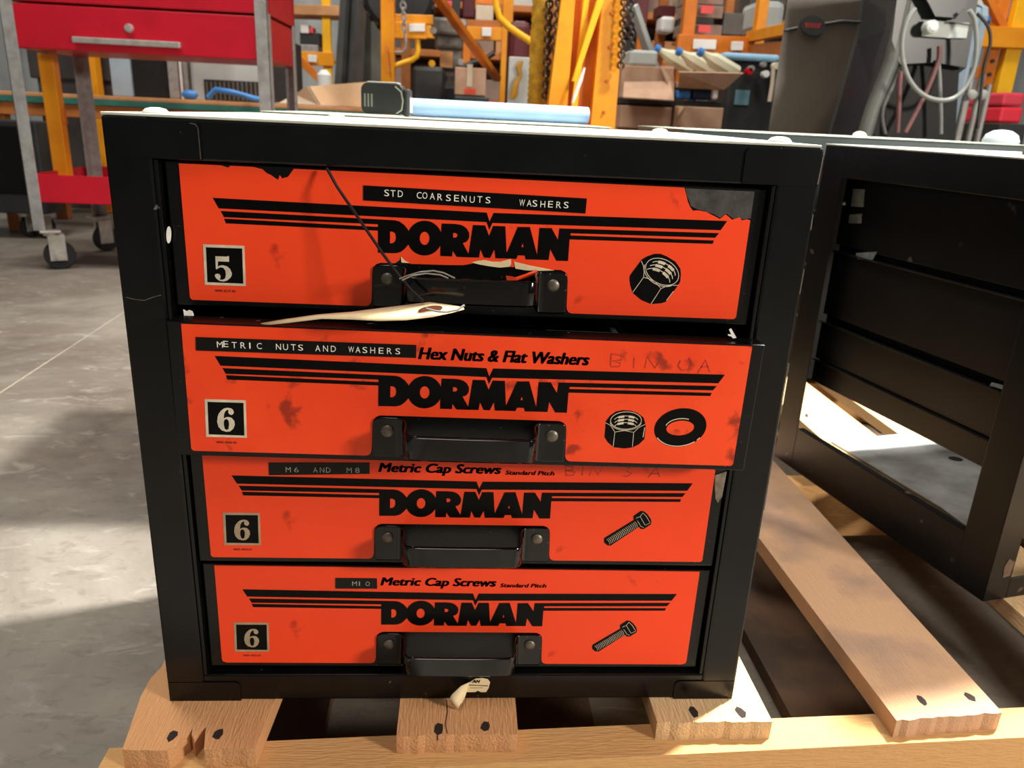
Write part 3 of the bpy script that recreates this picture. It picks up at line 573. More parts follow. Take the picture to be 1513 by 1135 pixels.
mb = MB(); c = P(249.5, 347, .003); mb.prism(ell(0, 0, (.0016, .0001), (.0006, .0062), 16), lambda x, z: (c.x + x, .0022, c.z + z), lambda x, z: (c.x + x, .0035, c.z + z)); obj('drawer_hole_light', mb, M_white, cab)  # white oval stands for light coming through a hole in the side wall

# ---------------------------------------------------------------- empty rack on the right
RA = math.radians(-(-12.786)); R0 = (.611, .158, .0002)
rk = thing('empty_cabinet', 'empty black cabinet without drawers standing open-sided beside the orange drawers', 'cabinet', R0, RA)
RL, RW, RH = .42, .52, .493   # depth along local +y, width along local +x
def rbox(name, parts, m=M_rack, bev=.0012, par=rk, label=None):
    mb = MB()
    for lo, hi in parts: mb.box(lo, hi, bev)
    return obj(name, mb, m, par, local=True, label=label)
# side frame facing the drawer cabinet: posts, top and bottom rail
rbox('post', [((0, 0, 0), (.0016, .046, RH)), ((0, 0, 0), (.034, .0016, RH))])
rbox('post', [((0, RL - .046, 0), (.0016, RL, RH)), ((0, RL - .0016, 0), (.034, RL, RH))])
rbox('post', [((RW - .0016, 0, 0), (RW, .046, RH)), ((RW - .034, 0, 0), (RW, .0016, RH))])
rbox('post', [((RW - .0016, RL - .046, 0), (RW, RL, RH)), ((RW - .034, RL - .0016, 0), (RW, RL, RH))])
for x in (0, RW - .0016):
    rbox('top_rail', [((x, .0455, RH - .042), (x + .0016, RL - .0455, RH))]); rbox('bottom_rail', [((x, .0455, 0), (x + .0016, RL - .0455, .068 if x == 0 else .04)), ((x, .0455, .0664), (x + .012 if x == 0 else x, RL - .0455, .068 if x == 0 else .0665))])
for y in (0, RL - .0016):
    rbox('top_rail', [((.0335, y, RH - .03), (RW - .0335, y + .0016, RH))])
    if y == 0: rbox('bottom_rail', [((.0335, y, 0), (RW - .0335, y + .0016, .028))])
for x in (.030, RW - .032):
    for z0, z1 in ((.176, .2355), (.1385, .1745), (.247, .344), (.3535, .463)):
        rbox('guide_panel', [((x, .006, z0), (x + .0015, RL - .02, z1)), ((x - .006, .006, z1 - .0015), (x, RL - .02, z1))], bev=.0004)
    rbox('guide_backing', [((x + .008, .01, .14), (x + .009, RL - .02, .46))], M_blackin, bev=0)
rbox('back_panel', [((.002, RL - .0045, .135), (RW - .002, RL - .003, RH - .002))], M_blackin, 0)
rbox('top_panel', [((-.0005, -.0005, RH), (RW + .0005, RL + .0005, RH + .002))], M_glare, .0006)
for px, py in ((1258, 320), (1178, 615)):
    pass
def on_rack(px, py, off=-.0008):   # point on the rack's open side face
    M = wm(rk); n_ = (M.to_3x3() @ Vector((1, 0, 0))); o_ = M @ Vector((off, 0, 0)); d = ray(px, py); return CAM + d * ((o_ - CAM).dot(n_) / d.dot(n_))
for (px, py, rr_) in ((1248, 301, .0028), (1193, 614, .0034)):
    c = on_rack(px, py, .028); n_ = wm(rk).to_3x3() @ Vector((-1, 0, 0)); mb = MB(); mb.cyl(c, c + n_ * .003, rr_, rr_ * .7, 14, .0004); obj('bolt', mb, M_white, rk, smooth=True)
for q in (((1261, 279), (1278, 280), (1276, 306), (1258, 305)), ((1256, 317), (1274, 316), (1273, 330), (1254, 330)), ((1265, 374), (1296, 372), (1290, 384), (1268, 383)), ((1466, 565), (1488, 571), (1487, 577), (1463, 570))):
    v = [on_rack(x, y, .029) for x, y in q]; n_ = wm(rk).to_3x3() @ Vector((-1, 0, 0)); mb = MB()
    A = [mb.b.verts.new(p_) for p_ in v]; B = [mb.b.verts.new(p_ + n_ * .0008) for p_ in v]; mb.b.faces.new(A); mb.b.faces.new(B[::-1])
    for i in range(4): mb.b.faces.new((A[i], A[(i + 1) % 4], B[(i + 1) % 4], B[i]))
    obj('tape_remnant', mb, mat('grey_tape_remnant', (118, 124, 124), .5, 0, .2, 60, .05), rk)
mb = MB(); mb.prism([(.02, .03), (.03, .032), (.032, .05), (.022, .055), (.018, .045)], lambda x, z: (x, -.0006, z), lambda x, z: (x, .0002, z)); obj('tape_remnant', mb, mat('brown_tape', (92, 74, 64), .4, 0, .3, 90, .1), rk, local=True)
# steel plate seen through the rack
c0 = PZ(1340, 700, .003); mb = MB(); q = [PZ(x, y, .001) for x, y in ((1228, 654), (1345, 641), (1462, 690), (1490, 760), (1455, 800), (1390, 752))]
mb.prism([(v.x, v.y) for v in q], lambda x, y: (x, y, .0035), lambda x, y: (x, y, .0003))
pl = obj('steel_plate', mb, M_steel); tag(pl, 'flat bare steel plate lying on the pallet under the empty cabinet', 'plate')
for px, py in ((1322, 732), (1412, 678)):
    c = PZ(px, py, .0037); mb = MB(); mb.prism([(c.x + .012 * math.cos(t), c.y + .010 * math.sin(t)) for t in [i * math.pi / 6 for i in range(12)]], lambda x, y: (x, y, .0037), lambda x, y: (x, y, .0030)); obj('bolt_hole', mb, M_hole, pl)
# ---------------------------------------------------------------- cabinets behind
def shut_cabinet(label, loc, rz, wd, dp, h, tabs=True):
    t = thing('closed_cabinet', label, 'cabinet', loc, rz)
    mb = MB(); mb.box((0, 0, 0), (wd, dp, h), .003); obj('body', mb, mat('sheen_teal', (66, 84, 86), .35, 0, .15, 6, .02) if wd > .6 else M_black, t, local=True)  # teal colour on the long body paints a reflection in black enamel
    mb = MB(); mb.box((-.0005, -.0005, h + .0001), (wd + .0005, dp + .0005, h + .002), .0006); obj('top_panel', mb, M_glare, t, local=True)
    for k in range(4):
        mb = MB(); mb.box((.035, -.002, .03 + .11 * k), (wd - .035, .001, .03 + .11 * k + .105), .001); obj('drawer_front', mb, M_blackin, t, local=True)
    return t
q = P(905, 189, .64); shut_cabinet('black cabinet behind the drawer cabinet with a tape measure on its glare-pale top', (q.x - .52, .64, .0002), .02, .52, .40, .5005)
q = P(1010, 191, 1.0); shut_cabinet('long black cabinet with a teal reflection on its body and glare-pale top between the orange drawers and the grey machine', (q.x, 1.0, .0002), .0, .74, .42, .5015)
TOPZ = .5028
M_yel = mat('yellow_paint', (238, 158, 12), .42, 0, .08, 6, .03, rgb2=(220, 130, 8)); M_yel2 = mat('orange_yellow_paint', (220, 124, 14), .5, 0, .08, 6, .03, rgb2=(192, 98, 12))
M_lyel = mat('bright_yellow_tube', (250, 186, 20), .4, 0, .05, 6, .02)
M_red = mat('red_enamel', (188, 14, 38), .38, 0, .06, 6, .02); M_galv = mat('galvanised', (166, 165, 162), .42, .15, .12, 30, .05, rgb2=(138, 134, 130))
M_chrome = mat('zinc', (205, 200, 192), .3, .6, .1, 40, .03); M_rub = mat('rubber', (24, 24, 26), .7, 0, .2, 30, .1)
M_card = mat('cardboard', (186, 150, 124), .8, 0, .06, 10, .03, rgb2=(164, 128, 102)); M_cardl = mat('cardboard_light', (214, 176, 136), .8, 0, .06, 10, .03)
M_grey = mat('grey_plastic', (84, 84, 80), .5, 0, .15, 6, .03); M_dgrey = mat('dark_grey', (42, 42, 42), .5, 0, .2, 6, .03); M_lgrey = mat('light_grey_metal', (176, 180, 176), .5, 0, .08, 4, .02)
M_chain = mat('chain_steel', (96, 78, 62), .45, .6, .3, 80, .1, rgb2=(40, 30, 24)); M_jug = mat('pale_jug_plastic', (214, 208, 178), .4, 0, .05, 6, .02); M_blue = mat('blue_plastic', (62, 132, 206), .4, 0, .08, 6, .02)
M_dblue = mat('dark_blue', (16, 48, 84), .5, 0, .15, 8, .02); M_teal = mat('teal_edge', (40, 104, 92), .6, 0, .15, 10, .02); M_lblue = mat('pale_blue', (158, 178, 192), .5, 0, .06, 6, .02)
M_wht = mat('white_label', (232, 230, 226), .5, 0, .04, 6, 0); M_maroon = mat('maroon', (86, 20, 26), .5, 0, .15, 8, .02); M_brown = mat('brown_beam', (176, 104, 44), .6, 0, .1, 8, .03)
M_pink = mat('red_label', (226, 78, 76), .5, 0, .05, 6, 0); M_beige = mat('beige_box', (208, 190, 166), .7, 0, .06, 8, .02); M_tan = mat('tan_wood', (196, 140, 90), .6, 0, .1, 10, .03)

# tape measure
a = P(571, 163, .80); t = thing('tape_measure', 'black tape measure with grey trim lying on the cabinet behind', 'tape measure', (a.x, .80, TOPZ + .0002), -.1)
M_tm = mat('tape_case', (26, 28, 27), .45, 0, .15, 40, .1); M_tmg = mat('tape_case_grey', (150, 152, 138), .5, 0, .08, 40, .03)
mb = MB(); mb.prism(rounded(-.038, .002, .030, .050, .011, n=5), lambda x, z: (x, -.019, z), lambda x, z: (x, .019, z)); o = obj('case', mb, M_tm, t, local=True, smooth=True); b_ = o.modifiers.new('b', 'BEVEL'); b_.width = .003; b_.segments = 2
mb = MB(); mb.box((-.030, -.016, .0495), (.022, .016, .0522), .002); obj('top_trim', mb, M_tmg, t, local=True)
mb = MB(); mb.box((.029, -.017, 0), (.041, .017, .043), .004); obj('mouth', mb, M_tm, t, local=True)
mb = MB(); mb.box((.0405, -.012, .006), (.042, .012, .030), .0005); obj('end_hook', mb, M_chrome, t, local=True)
mb = MB(); stroke(mb, [(.018, .046), (.028, .038), (.031, .024), (.029, .010), (.020, .004)], .0022, lambda x, z: (x, -.0194, z)); obj('grip_stripe', mb, M_tmg, t, local=True)
mb = MB(); put_text(mb, 'III', lambda x, z: (x, -.0193, z), -.033, .013, -.019, .033, bold=.01); obj('case_print', mb, mat('case_print', (110, 118, 106), .5), t, local=True)
# pale blue tube
A, B = P(600, 150, .84), P(868, 163, .90); r = .0150; A.z = B.z = TOPZ + r + .0004; A.x = P(606, 150, .84).x
t = thing('cardboard_tube', 'pale blue tube lying on the cabinet behind the tape measure', 'tube', tuple((A + B) / 2 - Vector((0, 0, r))))
mb = MB(); d_ = (B - A).normalized(); mb.tube([A, B], r, 24); obj('tube_wall', mb, mat('pale_blue_tube', (136, 170, 208), .45, 0, .05, 10, .02), t, smooth=True)
mb = MB(); mb.tube([B + d_ * .0001, B + d_ * .0010], r * .78, 20); obj('open_end', mb, M_dgrey, t, smooth=True)
mb = MB(); e = P(853, 166, .86); mb.prism([(-.020, 0), (-.012, .006), (.006, .006), (.008, -.006), (-.008, -.006)], lambda x, z: (e.x + x, A.y + .06 - r * .99, e.z + z), None); obj('torn_notch', mb, M_dgrey, t)
# dark can and grey dome on the tops at the right
c = P(1512, 232, .40); mb = MB(); mb.lathe([(.014, 0), (.014, .030), (.010, .034), (.010, .040), (.004, .041)], 20, Matrix.Translation((c.x + .014, c.y, .4955))); tag(obj('small_bottle', mb, mat('dark_jar', (48, 46, 42), .5), smooth=True), 'small dark bottle at the right edge of the picture on the empty cabinet', 'bottle')
c = P(1480, 202, 1.12); mb = MB(); mb.lathe([(.036, 0), (.036, .006), (.031, .018), (.018, .026), (.004, .028)], 28, Matrix.Translation((c.x, c.y, .5038))); tag(obj('grey_dome', mb, mat('grey_blue_cap', (158, 168, 174), .5, 0, .03, 5, 0), smooth=True), 'low grey dome cap on the long cabinet in front of the red box', 'cap')
c = P(1272, 189, 1.25); mb = MB(); mb.lathe([(.016, 0), (.014, .006), (.008, .010), (.002, .011)], 20, Matrix.Translation((c.x, c.y, .5038))); tag(obj('cream_knob', mb, M_jug, smooth=True), 'small cream knob on the long cabinet before the grey machine', 'knob')

# ---------------------------------------------------------------- red tool cart
cx0, cx1, cy0, cy1 = -1.60, -.727, 2.50, 2.97
ct = thing('tool_cart', 'red drawer cart on galvanised legs with swivel casters', 'cart', ((cx0 + cx1) / 2, (cy0 + cy1) / 2, FZ))
def angle_post(x, y, sx, sy, par, m, z0, z1, name='leg', w_=.045):
    mb = MB(); mb.box((min(x, x + sx * w_), min(y, y + sy * .004), z0), (max(x, x + sx * w_), max(y, y + sy * .004), z1), .001); mb.box((min(x, x + sx * .004), min(y, y + sy * w_), z0), (max(x, x + sx * .004), max(y, y + sy * w_), z1), .001); obj(name, mb, m, par)
zt = .66
for x, y, sx, sy in ((cx0 - .02, cy0 - .006, 1, 1), (cx1 + .02, cy0 - .006, -1, 1), (cx0 + .012, cy1, 1, -1), (cx1 + .02, cy1, -1, -1)): angle_post(x, y, sx, sy, ct, M_galv, .02 if 1 else 0, 1.05)
mb = MB(); mb.box((cx0, cy0, zt), (cx1 + .015, cy1, zt + .145), .004); obj('drawer', mb, M_red, ct)
dr = [o for o in bpy.data.objects if o.parent == ct and o.name.startswith('drawer')][0]
h0, h1 = P(110, 59, cy0), P(268, 61, cy0); mb = MB(); mb.box((h0.x, cy0 - .022, h0.z - .010), (h1.x, cy0 - .004, h0.z + .010), .003); obj('handle', mb, M_chrome, dr)
c = P(191, 42, cy0); mb = MB(); mb.cyl((c.x, cy0 + .002, c.z), (c.x, cy0 - .012, c.z), .016, .013, 18, .002); obj('lock', mb, M_chrome, dr, smooth=True)
mb = MB(); mb.box((cx0 - .004, cy0 - .003, zt + .152), (cx1 + .02, cy1, zt + .33), .004); obj('tray', mb, M_red, ct)
mb = MB(); z0, z1 = .125, .228
for lo, hi in (((cx0, cy0, z0), (cx1, cy1, z0 + .003)), ((cx0, cy0, z0), (cx1, cy0 + .003, z1)), ((cx0, cy1 - .003, z0), (cx1, cy1, z1)), ((cx0, cy0, z0), (cx0 + .003, cy1, z1)), ((cx1 - .003, cy0, z0), (cx1, cy1, z1))): mb.box(lo, hi, .001)
obj('lower_tray', mb, M_red, ct)
def caster(x, y, par, rz, r=.055, z=FZ, top=.02):
    M = Matrix.Translation((x, y, z)) @ Matrix.Rotation(rz, 4, 'Z')
    f = MB(); f.box((-.035, -.035, top - z - .006), (.035, .035, top - z), .001, M); f.cyl(M @ Vector((0, 0, top - z - .02)), M @ Vector((0, 0, top - z - .004)), .024, .028, 16)
    for s in (-1, 1): f.box((-.012, s * .019 - .0015, r - .02), (.045, s * .019 + .0015, top - z - .016), .001, M)
    fr = obj('caster', f, M_chrome, par)
    wv = MB(); wv.lathe([(r * .35, -.014), (r * .93, -.014), (r, -.009), (r, .009), (r * .93, .014), (r * .35, .014)], 28, M @ Matrix.Translation((.022, 0, r)) @ Matrix.Rotation(math.radians(90), 4, 'X')); obj('wheel', wv, M_rub, fr, smooth=True)
    hb = MB(); hb.cyl(M @ Vector((.022, -.024, r)), M @ Vector((.022, .024, r)), r * .34, None, 18); obj('hub', hb, M_chrome, fr)
caster(cx0 + .03, cy0 + .02, ct, .5); caster(cx1 - .02, cy0 + .02, ct, .3); caster(cx0 + .03, cy1 - .03, ct, .9); caster(cx1 - .02, cy1 - .03, ct, .4)

# ---------------------------------------------------------------- work table and things on it (left, behind the cart)
def slab(name, x0, y0, x1, y1, Y, dep, m, label=None, cat=None, bev=.004, floor_=False, par=None, ztop=None, group=None, zb=None):
    """upright box at depth Y whose front spans those picture corners"""
    xm, ym = (x0 + x1) / 2, (y0 + y1) / 2
    L_, R_ = P(x0, ym, Y).x, P(x1, ym, Y).x; T_ = P(xm, y0, Y).z; B_ = FZ if floor_ else P(xm, y1, Y).z
    if zb is not None: B_ = zb
    mb = MB(); mb.box((L_, Y, B_), (R_, Y + dep, T_), bev); o = obj(name, mb, m, par)
    if label: tag(o, label, cat, group)
    return o
tb_y = 3.35
tz = P(250, 150, tb_y).z
tx0, tx1 = P(-40, 150, tb_y).x, P(552, 160, tb_y).x
wt = thing('work_table', 'long low table with teal edge and wooden apron behind the red cart', 'table', ((tx0 + tx1) / 2, tb_y + .45, FZ))
mb = MB(); mb.box((tx0, tb_y, tz - .006), (tx1, tb_y + .6, tz + .012), .003); obj('table_top', mb, M_tan, wt)
mb = MB(); mb.box((tx0, tb_y - .004, tz - .032), (tx1, tb_y + .6, tz - .007), .002); obj('edge_band', mb, M_teal, wt)
mb = MB(); mb.box((tx0 + .02, tb_y + .01, tz - .090), (tx1 - .02, tb_y + .05, tz - .033), .003); obj('apron', mb, M_brown, wt)
for x in (tx0 + .05, (tx0 + tx1) / 2, tx1 - .12):
    for y in (tb_y + .03, tb_y + .5): mb = MB(); mb.box((x, y, FZ), (x + .06, y + .06, tz - .033), .004); obj('leg', mb, M_brown, wt)
TT = tz + .0125
# things standing on it
def on_table(name, x0, y0, x1, Y, dep, m, label, cat, par=None): return slab(name, x0, y0, x1, 140, Y, dep, m, label, cat, zb=TT, par=par)
on_table('blue_board', 162, 60, 192, 3.6, .04, M_lblue, 'pale blue upright panel between the yellow post and the black case', 'panel')
on_table('black_case', 188, 60, 246, 3.62, .12, mat('black_case', (26, 26, 27), .4, 0, .2, 5, .02), 'black upright case on the table behind the red cart', 'case')
h = thing('fan_heater', 'pale grey heater housing with a dark grille on the table', 'heater', tuple(P(340, 148, 3.55)))
on_table('housing', 284, 62, 384, 3.55, .2, M_lgrey, None, None, h); slab('grille', 302, 119, 382, 150, 3.545, .004, M_dgrey, par=h, bev=.001, zb=TT + .004)
for k in range(12):
    slab('grille_bar', 305 + 6.5 * k, 121, 307 + 6.5 * k, 147, 3.540, .004, mat('grille_bar', (104, 96, 84), .5), par=h, bev=0, zb=TT + .006)
on_table('black_drum', 396, 60, 432, 3.6, .25, M_dgrey, 'black box on the table just right of the heater, behind the cart leg', 'box')
g = thing('grey_profile', 'bundle of upright grey metal profiles on the table', 'profile', tuple(P(262, 148, 3.6)))
for a_, b_ in ((247, 262), (264, 268), (270, 277)): on_table('profile_bar', a_, 60, b_, 3.6, .05, M_galv if a_ != 264 else M_wht, None, None, g)
mb = MB(); c = P(345, 146, 3.42); mb.tube([(c.x - .12, 3.43, TT + .014), (c.x - .08, 3.42, TT + .05), (c.x, 3.41, TT + .042), (c.x + .1, 3.42, TT + .018), (c.x + .16, 3.43, TT + .012)], .013, 10); tag(obj('blue_hose', mb, M_blue, smooth=True), 'loose blue hose lying on the table before the heater grille', 'hose')
mb = MB(); c = P(280, 146, 3.42); mb.sphere((c.x, 3.43, TT + .022), .032, (1.2, .8, .7)); tag(obj('blue_rag', mb, M_blue, smooth=True), 'small crumpled blue rag on the table left of the blue hose', 'rag')
# folded cardboard flap lying on the table
def sheet(name, qs, m, par, th=.003):
    mb = MB(); A = [mb.b.verts.new(p_) for p_ in qs]; mb.b.faces.new(A); o = obj(name, mb, m, par); md = o.modifiers.new('s', 'SOLIDIFY'); md.thickness = th; md.offset = 0; return o
t = thing('cardboard_flap', 'folded brown cardboard sheet standing on the table end behind the tape measure', 'cardboard', (P(480, 160, 3.6).x, 3.6, TT))
b0, b1, t1, t0 = P(474, 163, 3.5), P(553, 160, 3.7), P(548, 121, 3.75), P(457, 128, 3.5); b0.z = b1.z = TT + .002
sheet('panel', [b0, b1, t1, t0], M_cardl, t, .008)
s0 = P(412, 158, 3.55); s0.z = TT + .002; s1 = P(436, 140, 3.6)
sheet('side_panel', [b0 - Vector((.008, 0, 0)), t0 - Vector((.008, 0, 0)), s1, s0], M_beige, t, .008)
sheet('flap', [s0 + Vector((.01, -.12, .002)), b0 + Vector((.02, -.14, .002)), b0 + Vector((.1, -.06, .002)), b0 + Vector((0, -.01, .002))], M_beige, t, .004)
# machine with a shiny body behind the table at far left
mc_ = thing('sheet_metal_machine', 'dark brownish sheet metal machine behind the table at far left', 'machine', tuple(P(70, 290, 4.4)))
M_mach = mat('brown_sheet_metal', (96, 88, 86), .3, .5, .15, 4, .03, rgb2=(66, 58, 54))
slab('body', 34, -60, 165, 0, 4.35, .6, M_mach, floor_=True, par=mc_); slab('body_panel', 40, 60, 160, 118, 4.33, .02, M_mach, par=mc_, bev=.01)
# black rolling cabinet under the table
rc = thing('rolling_cabinet', 'black rolling cabinet standing under the table at the left edge', 'cabinet', (P(0, 300, 3.1).x, 3.1, FZ))
x0, x1 = P(-90, 250, 3.15).x, P(62, 250, 3.15).x
mb = MB(); mb.box((x0, 3.15, FZ + .12), (x1, 3.30, tz - .11), .006); obj('body', mb, M_dgrey, rc)
slab('door_panel', -80, 185, 52, 285, 3.145, .006, M_blackin, par=rc)
for x, y in ((x1 - .08, 3.22), (x0 + .3, 3.22)): caster(x, y, rc, 1.1, .05, FZ, FZ + .12)
# yellow posts near the cart
c = P(83, 180, 2.72); t = thing('yellow_post', 'yellow steel bar standing upright in the lower tray of the red cart', 'bar', (c.x, 2.72, .129))
mb = MB(); mb.box((c.x - .028, 2.70, .1285), (c.x + .028, 2.745, .655), .003); obj('column', mb, M_yel, t); mb = MB(); mb.box((c.x + .0285, 2.71, .40), (c.x + .036, 2.735, .46), .002); obj('bracket', mb, M_yel2, t)
c = P(137, 160, 4.2); t = thing('yellow_post', 'yellow steel post standing behind the table beside the pale blue panel', 'post', (c.x, 4.2, FZ))
mb = MB(); mb.box((c.x - .04, 4.2, FZ), (c.x + .04, 4.28, 1.5), .004); obj('column', mb, M_yel, t); mb = MB(); mb.box((c.x - .08, 4.16, FZ), (c.x + .08, 4.32, FZ + .010), .001); obj('base_plate', mb, M_yel2, t)

# ---------------------------------------------------------------- shelving and stands beyond, left of the mast
def beamset(name, label, cat, segs, loc):
    t = thing(name, label, cat, loc)
    for n_, a, b, w_, d_, m in segs: mb = MB(); mb.bar(a, b, w_, d_, .003); obj(n_, mb, m, t)
    return t
def foot(px, Y): c = P(px, 150, Y); return Vector((c.x, Y, FZ))
def up(px, Y, z): c = P(px, 150, Y); return Vector((c.x, Y, z))
# yellow shelf rack A
Y = 5.2
ra = thing('yellow_shelf_rack', 'yellow shelf rack with thin posts seen between the cart and the dark hoses', 'rack', tuple(foot(480, Y)))
def bar_(par, name, a, b, w_, d_, m): mb = MB(); mb.bar(a, b, w_, d_, .003); return obj(name, mb, m, par)
bar_(ra, 'post', foot(486, Y), up(486, Y, 1.9), .055, .055, M_lyel); bar_(ra, 'post', foot(330, Y), up(330, Y, 1.9), .055, .055, M_lyel)
bar_(ra, 'beam', P(330, 82, Y - .02), P(493, 88, Y - .02), .05, .085, M_yel); bar_(ra, 'brace', P(443, 88, Y - .05), P(488, 133, Y - .05), .03, .05, M_yel2)
bar_(ra, 'shelf_board', P(330, 14, Y + .1), P(506, 20, Y + .1), .30, .06, M_tan); bar_(ra, 'shelf_board', P(330, 86, Y + .18), P(493, 90, Y + .18), .30, .02, M_tan)
bar_(ra, 'label_plate', P(455, 86, Y - .07), P(468, 87, Y - .07), .008, .045, M_wht)
slab('parts_box', 444, 66, 470, 79, Y, .25, M_galv, 'grey wire parts box on the yellow shelf rack', 'box'); slab('black_crate', 443, 48, 473, 63, Y + .02, .25, M_dgrey, 'black crate above the wire parts box on the yellow shelf rack', 'crate', zb=P(458, 66, Y).z)
slab('white_carton', 444, 36, 456, 49, Y + .01, .12, M_wht, 'small white carton on the black crate', 'carton'); slab('red_tin', 457, 40, 463, 49, Y + .01, .1, M_pink, 'small red tin beside the white carton on the black crate', 'tin')
mb = MB(); c = P(479, 118, Y - .3); mb.lathe([(.03, FZ - c.z), (.045, -.05), (.045, .03), (.02, .06)], 18, Matrix.Translation(c)); tag(obj('white_bottle', mb, M_wht, smooth=True), 'white bottle low on the stand below the yellow shelf rack', 'bottle')
# dark covers and tyre
dk = thing('draped_cover', 'dark grey rubber cover hanging in folds left of the big tyre', 'cover', tuple(foot(520, 4.0)))
Y = 4.1
def fold(name, pts_t, pts_b, m, par):
    mb = MB(); n = len(pts_t); A = [mb.b.verts.new(P(x, y, Y + dy)) for x, y, dy in pts_t]; B = [mb.b.verts.new(Vector((P(x, y, Y + dy).x, Y + dy, FZ + .0))) for x, y, dy in pts_b]
    C_ = [mb.b.verts.new(v.co + Vector((0, .12, 0))) for v in A]; D_ = [mb.b.verts.new(v.co + Vector((0, .12, 0))) for v in B]
    for i in range(n - 1):
        mb.b.faces.new((A[i], A[i + 1], B[i + 1], B[i])); mb.b.faces.new((C_[i], D_[i], D_[i + 1], C_[i + 1])); mb.b.faces.new((A[i], C_[i], C_[i + 1], A[i + 1])); mb.b.faces.new((B[i], B[i + 1], D_[i + 1], D_[i]))
    mb.b.faces.new((A[0], B[0], D_[0], C_[0])); mb.b.faces.new((A[-1], C_[-1], D_[-1], B[-1])); return obj(name, mb, m, par, smooth=True)
fold('fold', [(504, -25, 0), (513, -25, -.05), (520, -25, .02), (528, -25, -.05), (540, -25, 0)], [(474, 130, 0), (486, 130, -.06), (496, 130, .03), (508, 130, -.06), (520, 130, 0)], mat('slate_rubber', (92, 94, 92), .4, 0, .15, 4, .03), dk)
fold('back_fold', [(534, -10, .18), (548, -10, .12), (562, -10, .18)], [(520, 130, .18), (548, 130, .12), (565, 130, .18)], mat('grey_green_sheet', (104, 104, 96), .5, 0, .1, 5, .02), dk)
ty = thing('tyre', 'big black ribbed tyre hanging behind the yellow hoist post', 'tyre', tuple(P(585, -15, 3.75)))
c = P(590, -6, 3.75); M = Matrix.Translation(c) @ Matrix.Rotation(math.radians(84), 4, 'X')
mb = MB(); mb.lathe([(.08, -.07), (.155, -.07), (.175, -.05), (.175, .05), (.155, .07), (.08, .07)], 48, M); obj('carcass', mb, M_rub, ty, smooth=True)
for k in range(20):
    a_ = k * 2 * math.pi / 20; mb = MB(); mb.box((.173, -.011, -.055), (.184, .011, .055), .002, M @ Matrix.Rotation(a_, 4, 'Z')); obj('tread_block', mb, M_rub, ty)
# yellow hoist with bent tubes
Y = 3.4
hz = thing('yellow_hoist', 'yellow floor hoist post with bent handle tubes behind the tape measure', 'hoist', tuple(foot(572, Y)))
p0 = foot(574, Y); bar_(hz, 'post', p0, p0 + Vector((0, 0, 1.5)), .062, .062, M_yel); bar_(hz, 'base', p0 + Vector((.03, -.0, .03)), p0 + Vector((.6, 0, .03)), .06, .06, M_yel)
a = P(572, 66, Y - .04); b = P(575, 107, Y - .04); bar_(hz, 'warning_sticker', b, a, .024, .004, mat('sticker_red_pale', (226, 110, 80), .5, 0, .1, 14, 0, rgb2=(230, 200, 150)))
bar_(hz, 'upper_rail', P(578, 28, Y), P(640, 30, Y), .04, .04, M_yel); bar_(hz, 'lower_rail', P(578, 45, Y), P(630, 46, Y), .05, .07, M_yel); bar_(hz, 'rating_plate', P(604, 41, Y - .03), P(628, 41, Y - .03), .006, .034, M_wht)
mb = MB(); mb.tube([P(x, y, Y) for x, y in ((615, 50), (617, 62), (618, 74), (616, 83), (608, 89), (596, 93), (580, 99))], .013, 12); obj('bent_tube', mb, M_lyel, hz, smooth=True)
ch = MB()
def links(mb, pts, r=.012, wr=.003):
    for i in range(len(pts) - 1):
        a, b = Vector(pts[i]), Vector(pts[i + 1]); d_ = (b - a).normalized(); s_ = d_.orthogonal().normalized() if i % 2 else d_.cross(d_.orthogonal().normalized()); L_ = (b - a).length * .72; c = (a + b) / 2
        ring = [c + d_ * (L_ * math.cos(t)) + s_ * (r * math.sin(t)) for t in [k * math.pi / 5 for k in range(10)]]; mb.tube(ring, wr, 5, closed=True)
def chain(name_thing, label, px0, py0, px1, py1, Y, n_, r, wr, m=M_chain, par=None):
    a, b = P(px0, py0, Y), P(px1, py1, Y); t = par or thing(name_thing, label, 'chain', tuple(b))
    for i in range(n_):
        mb = MB(); p_, q_ = a.lerp(b, i / n_), a.lerp(b, (i + 1) / n_)
        d_ = (q_ - p_).normalized(); s_ = Vector((1, 0, 0)) if i % 2 else Vector((.3, 1, 0)).normalized(); L_ = (q_ - p_).length * .70; c = (p_ + q_) / 2
        mb.tube([c + d_ * (L_ * math.cos(k * math.pi / 5)) + s_ * (r * math.sin(k * math.pi / 5)) for k in range(10)], wr, 5, closed=True); obj('chain_link', mb, m, t, smooth=True)
    return t
chain('steel_chain', 'bright steel chain with a hook hanging in front of the yellow hoist rails', 594, -20, 598, 52, Y - .08, 9, .012, .004, M_galv)
hk = MB(); hk.tube([P(598, 50, Y - .08), P(600, 60, Y - .08), P(600, 70, Y - .08), P(595, 77, Y - .08), P(583, 77, Y - .08)], .006, 8)
st_ = [o for o in bpy.data.objects if o.name == 'steel_chain'][0]; obj('hook', hk, M_galv, st_, smooth=True)
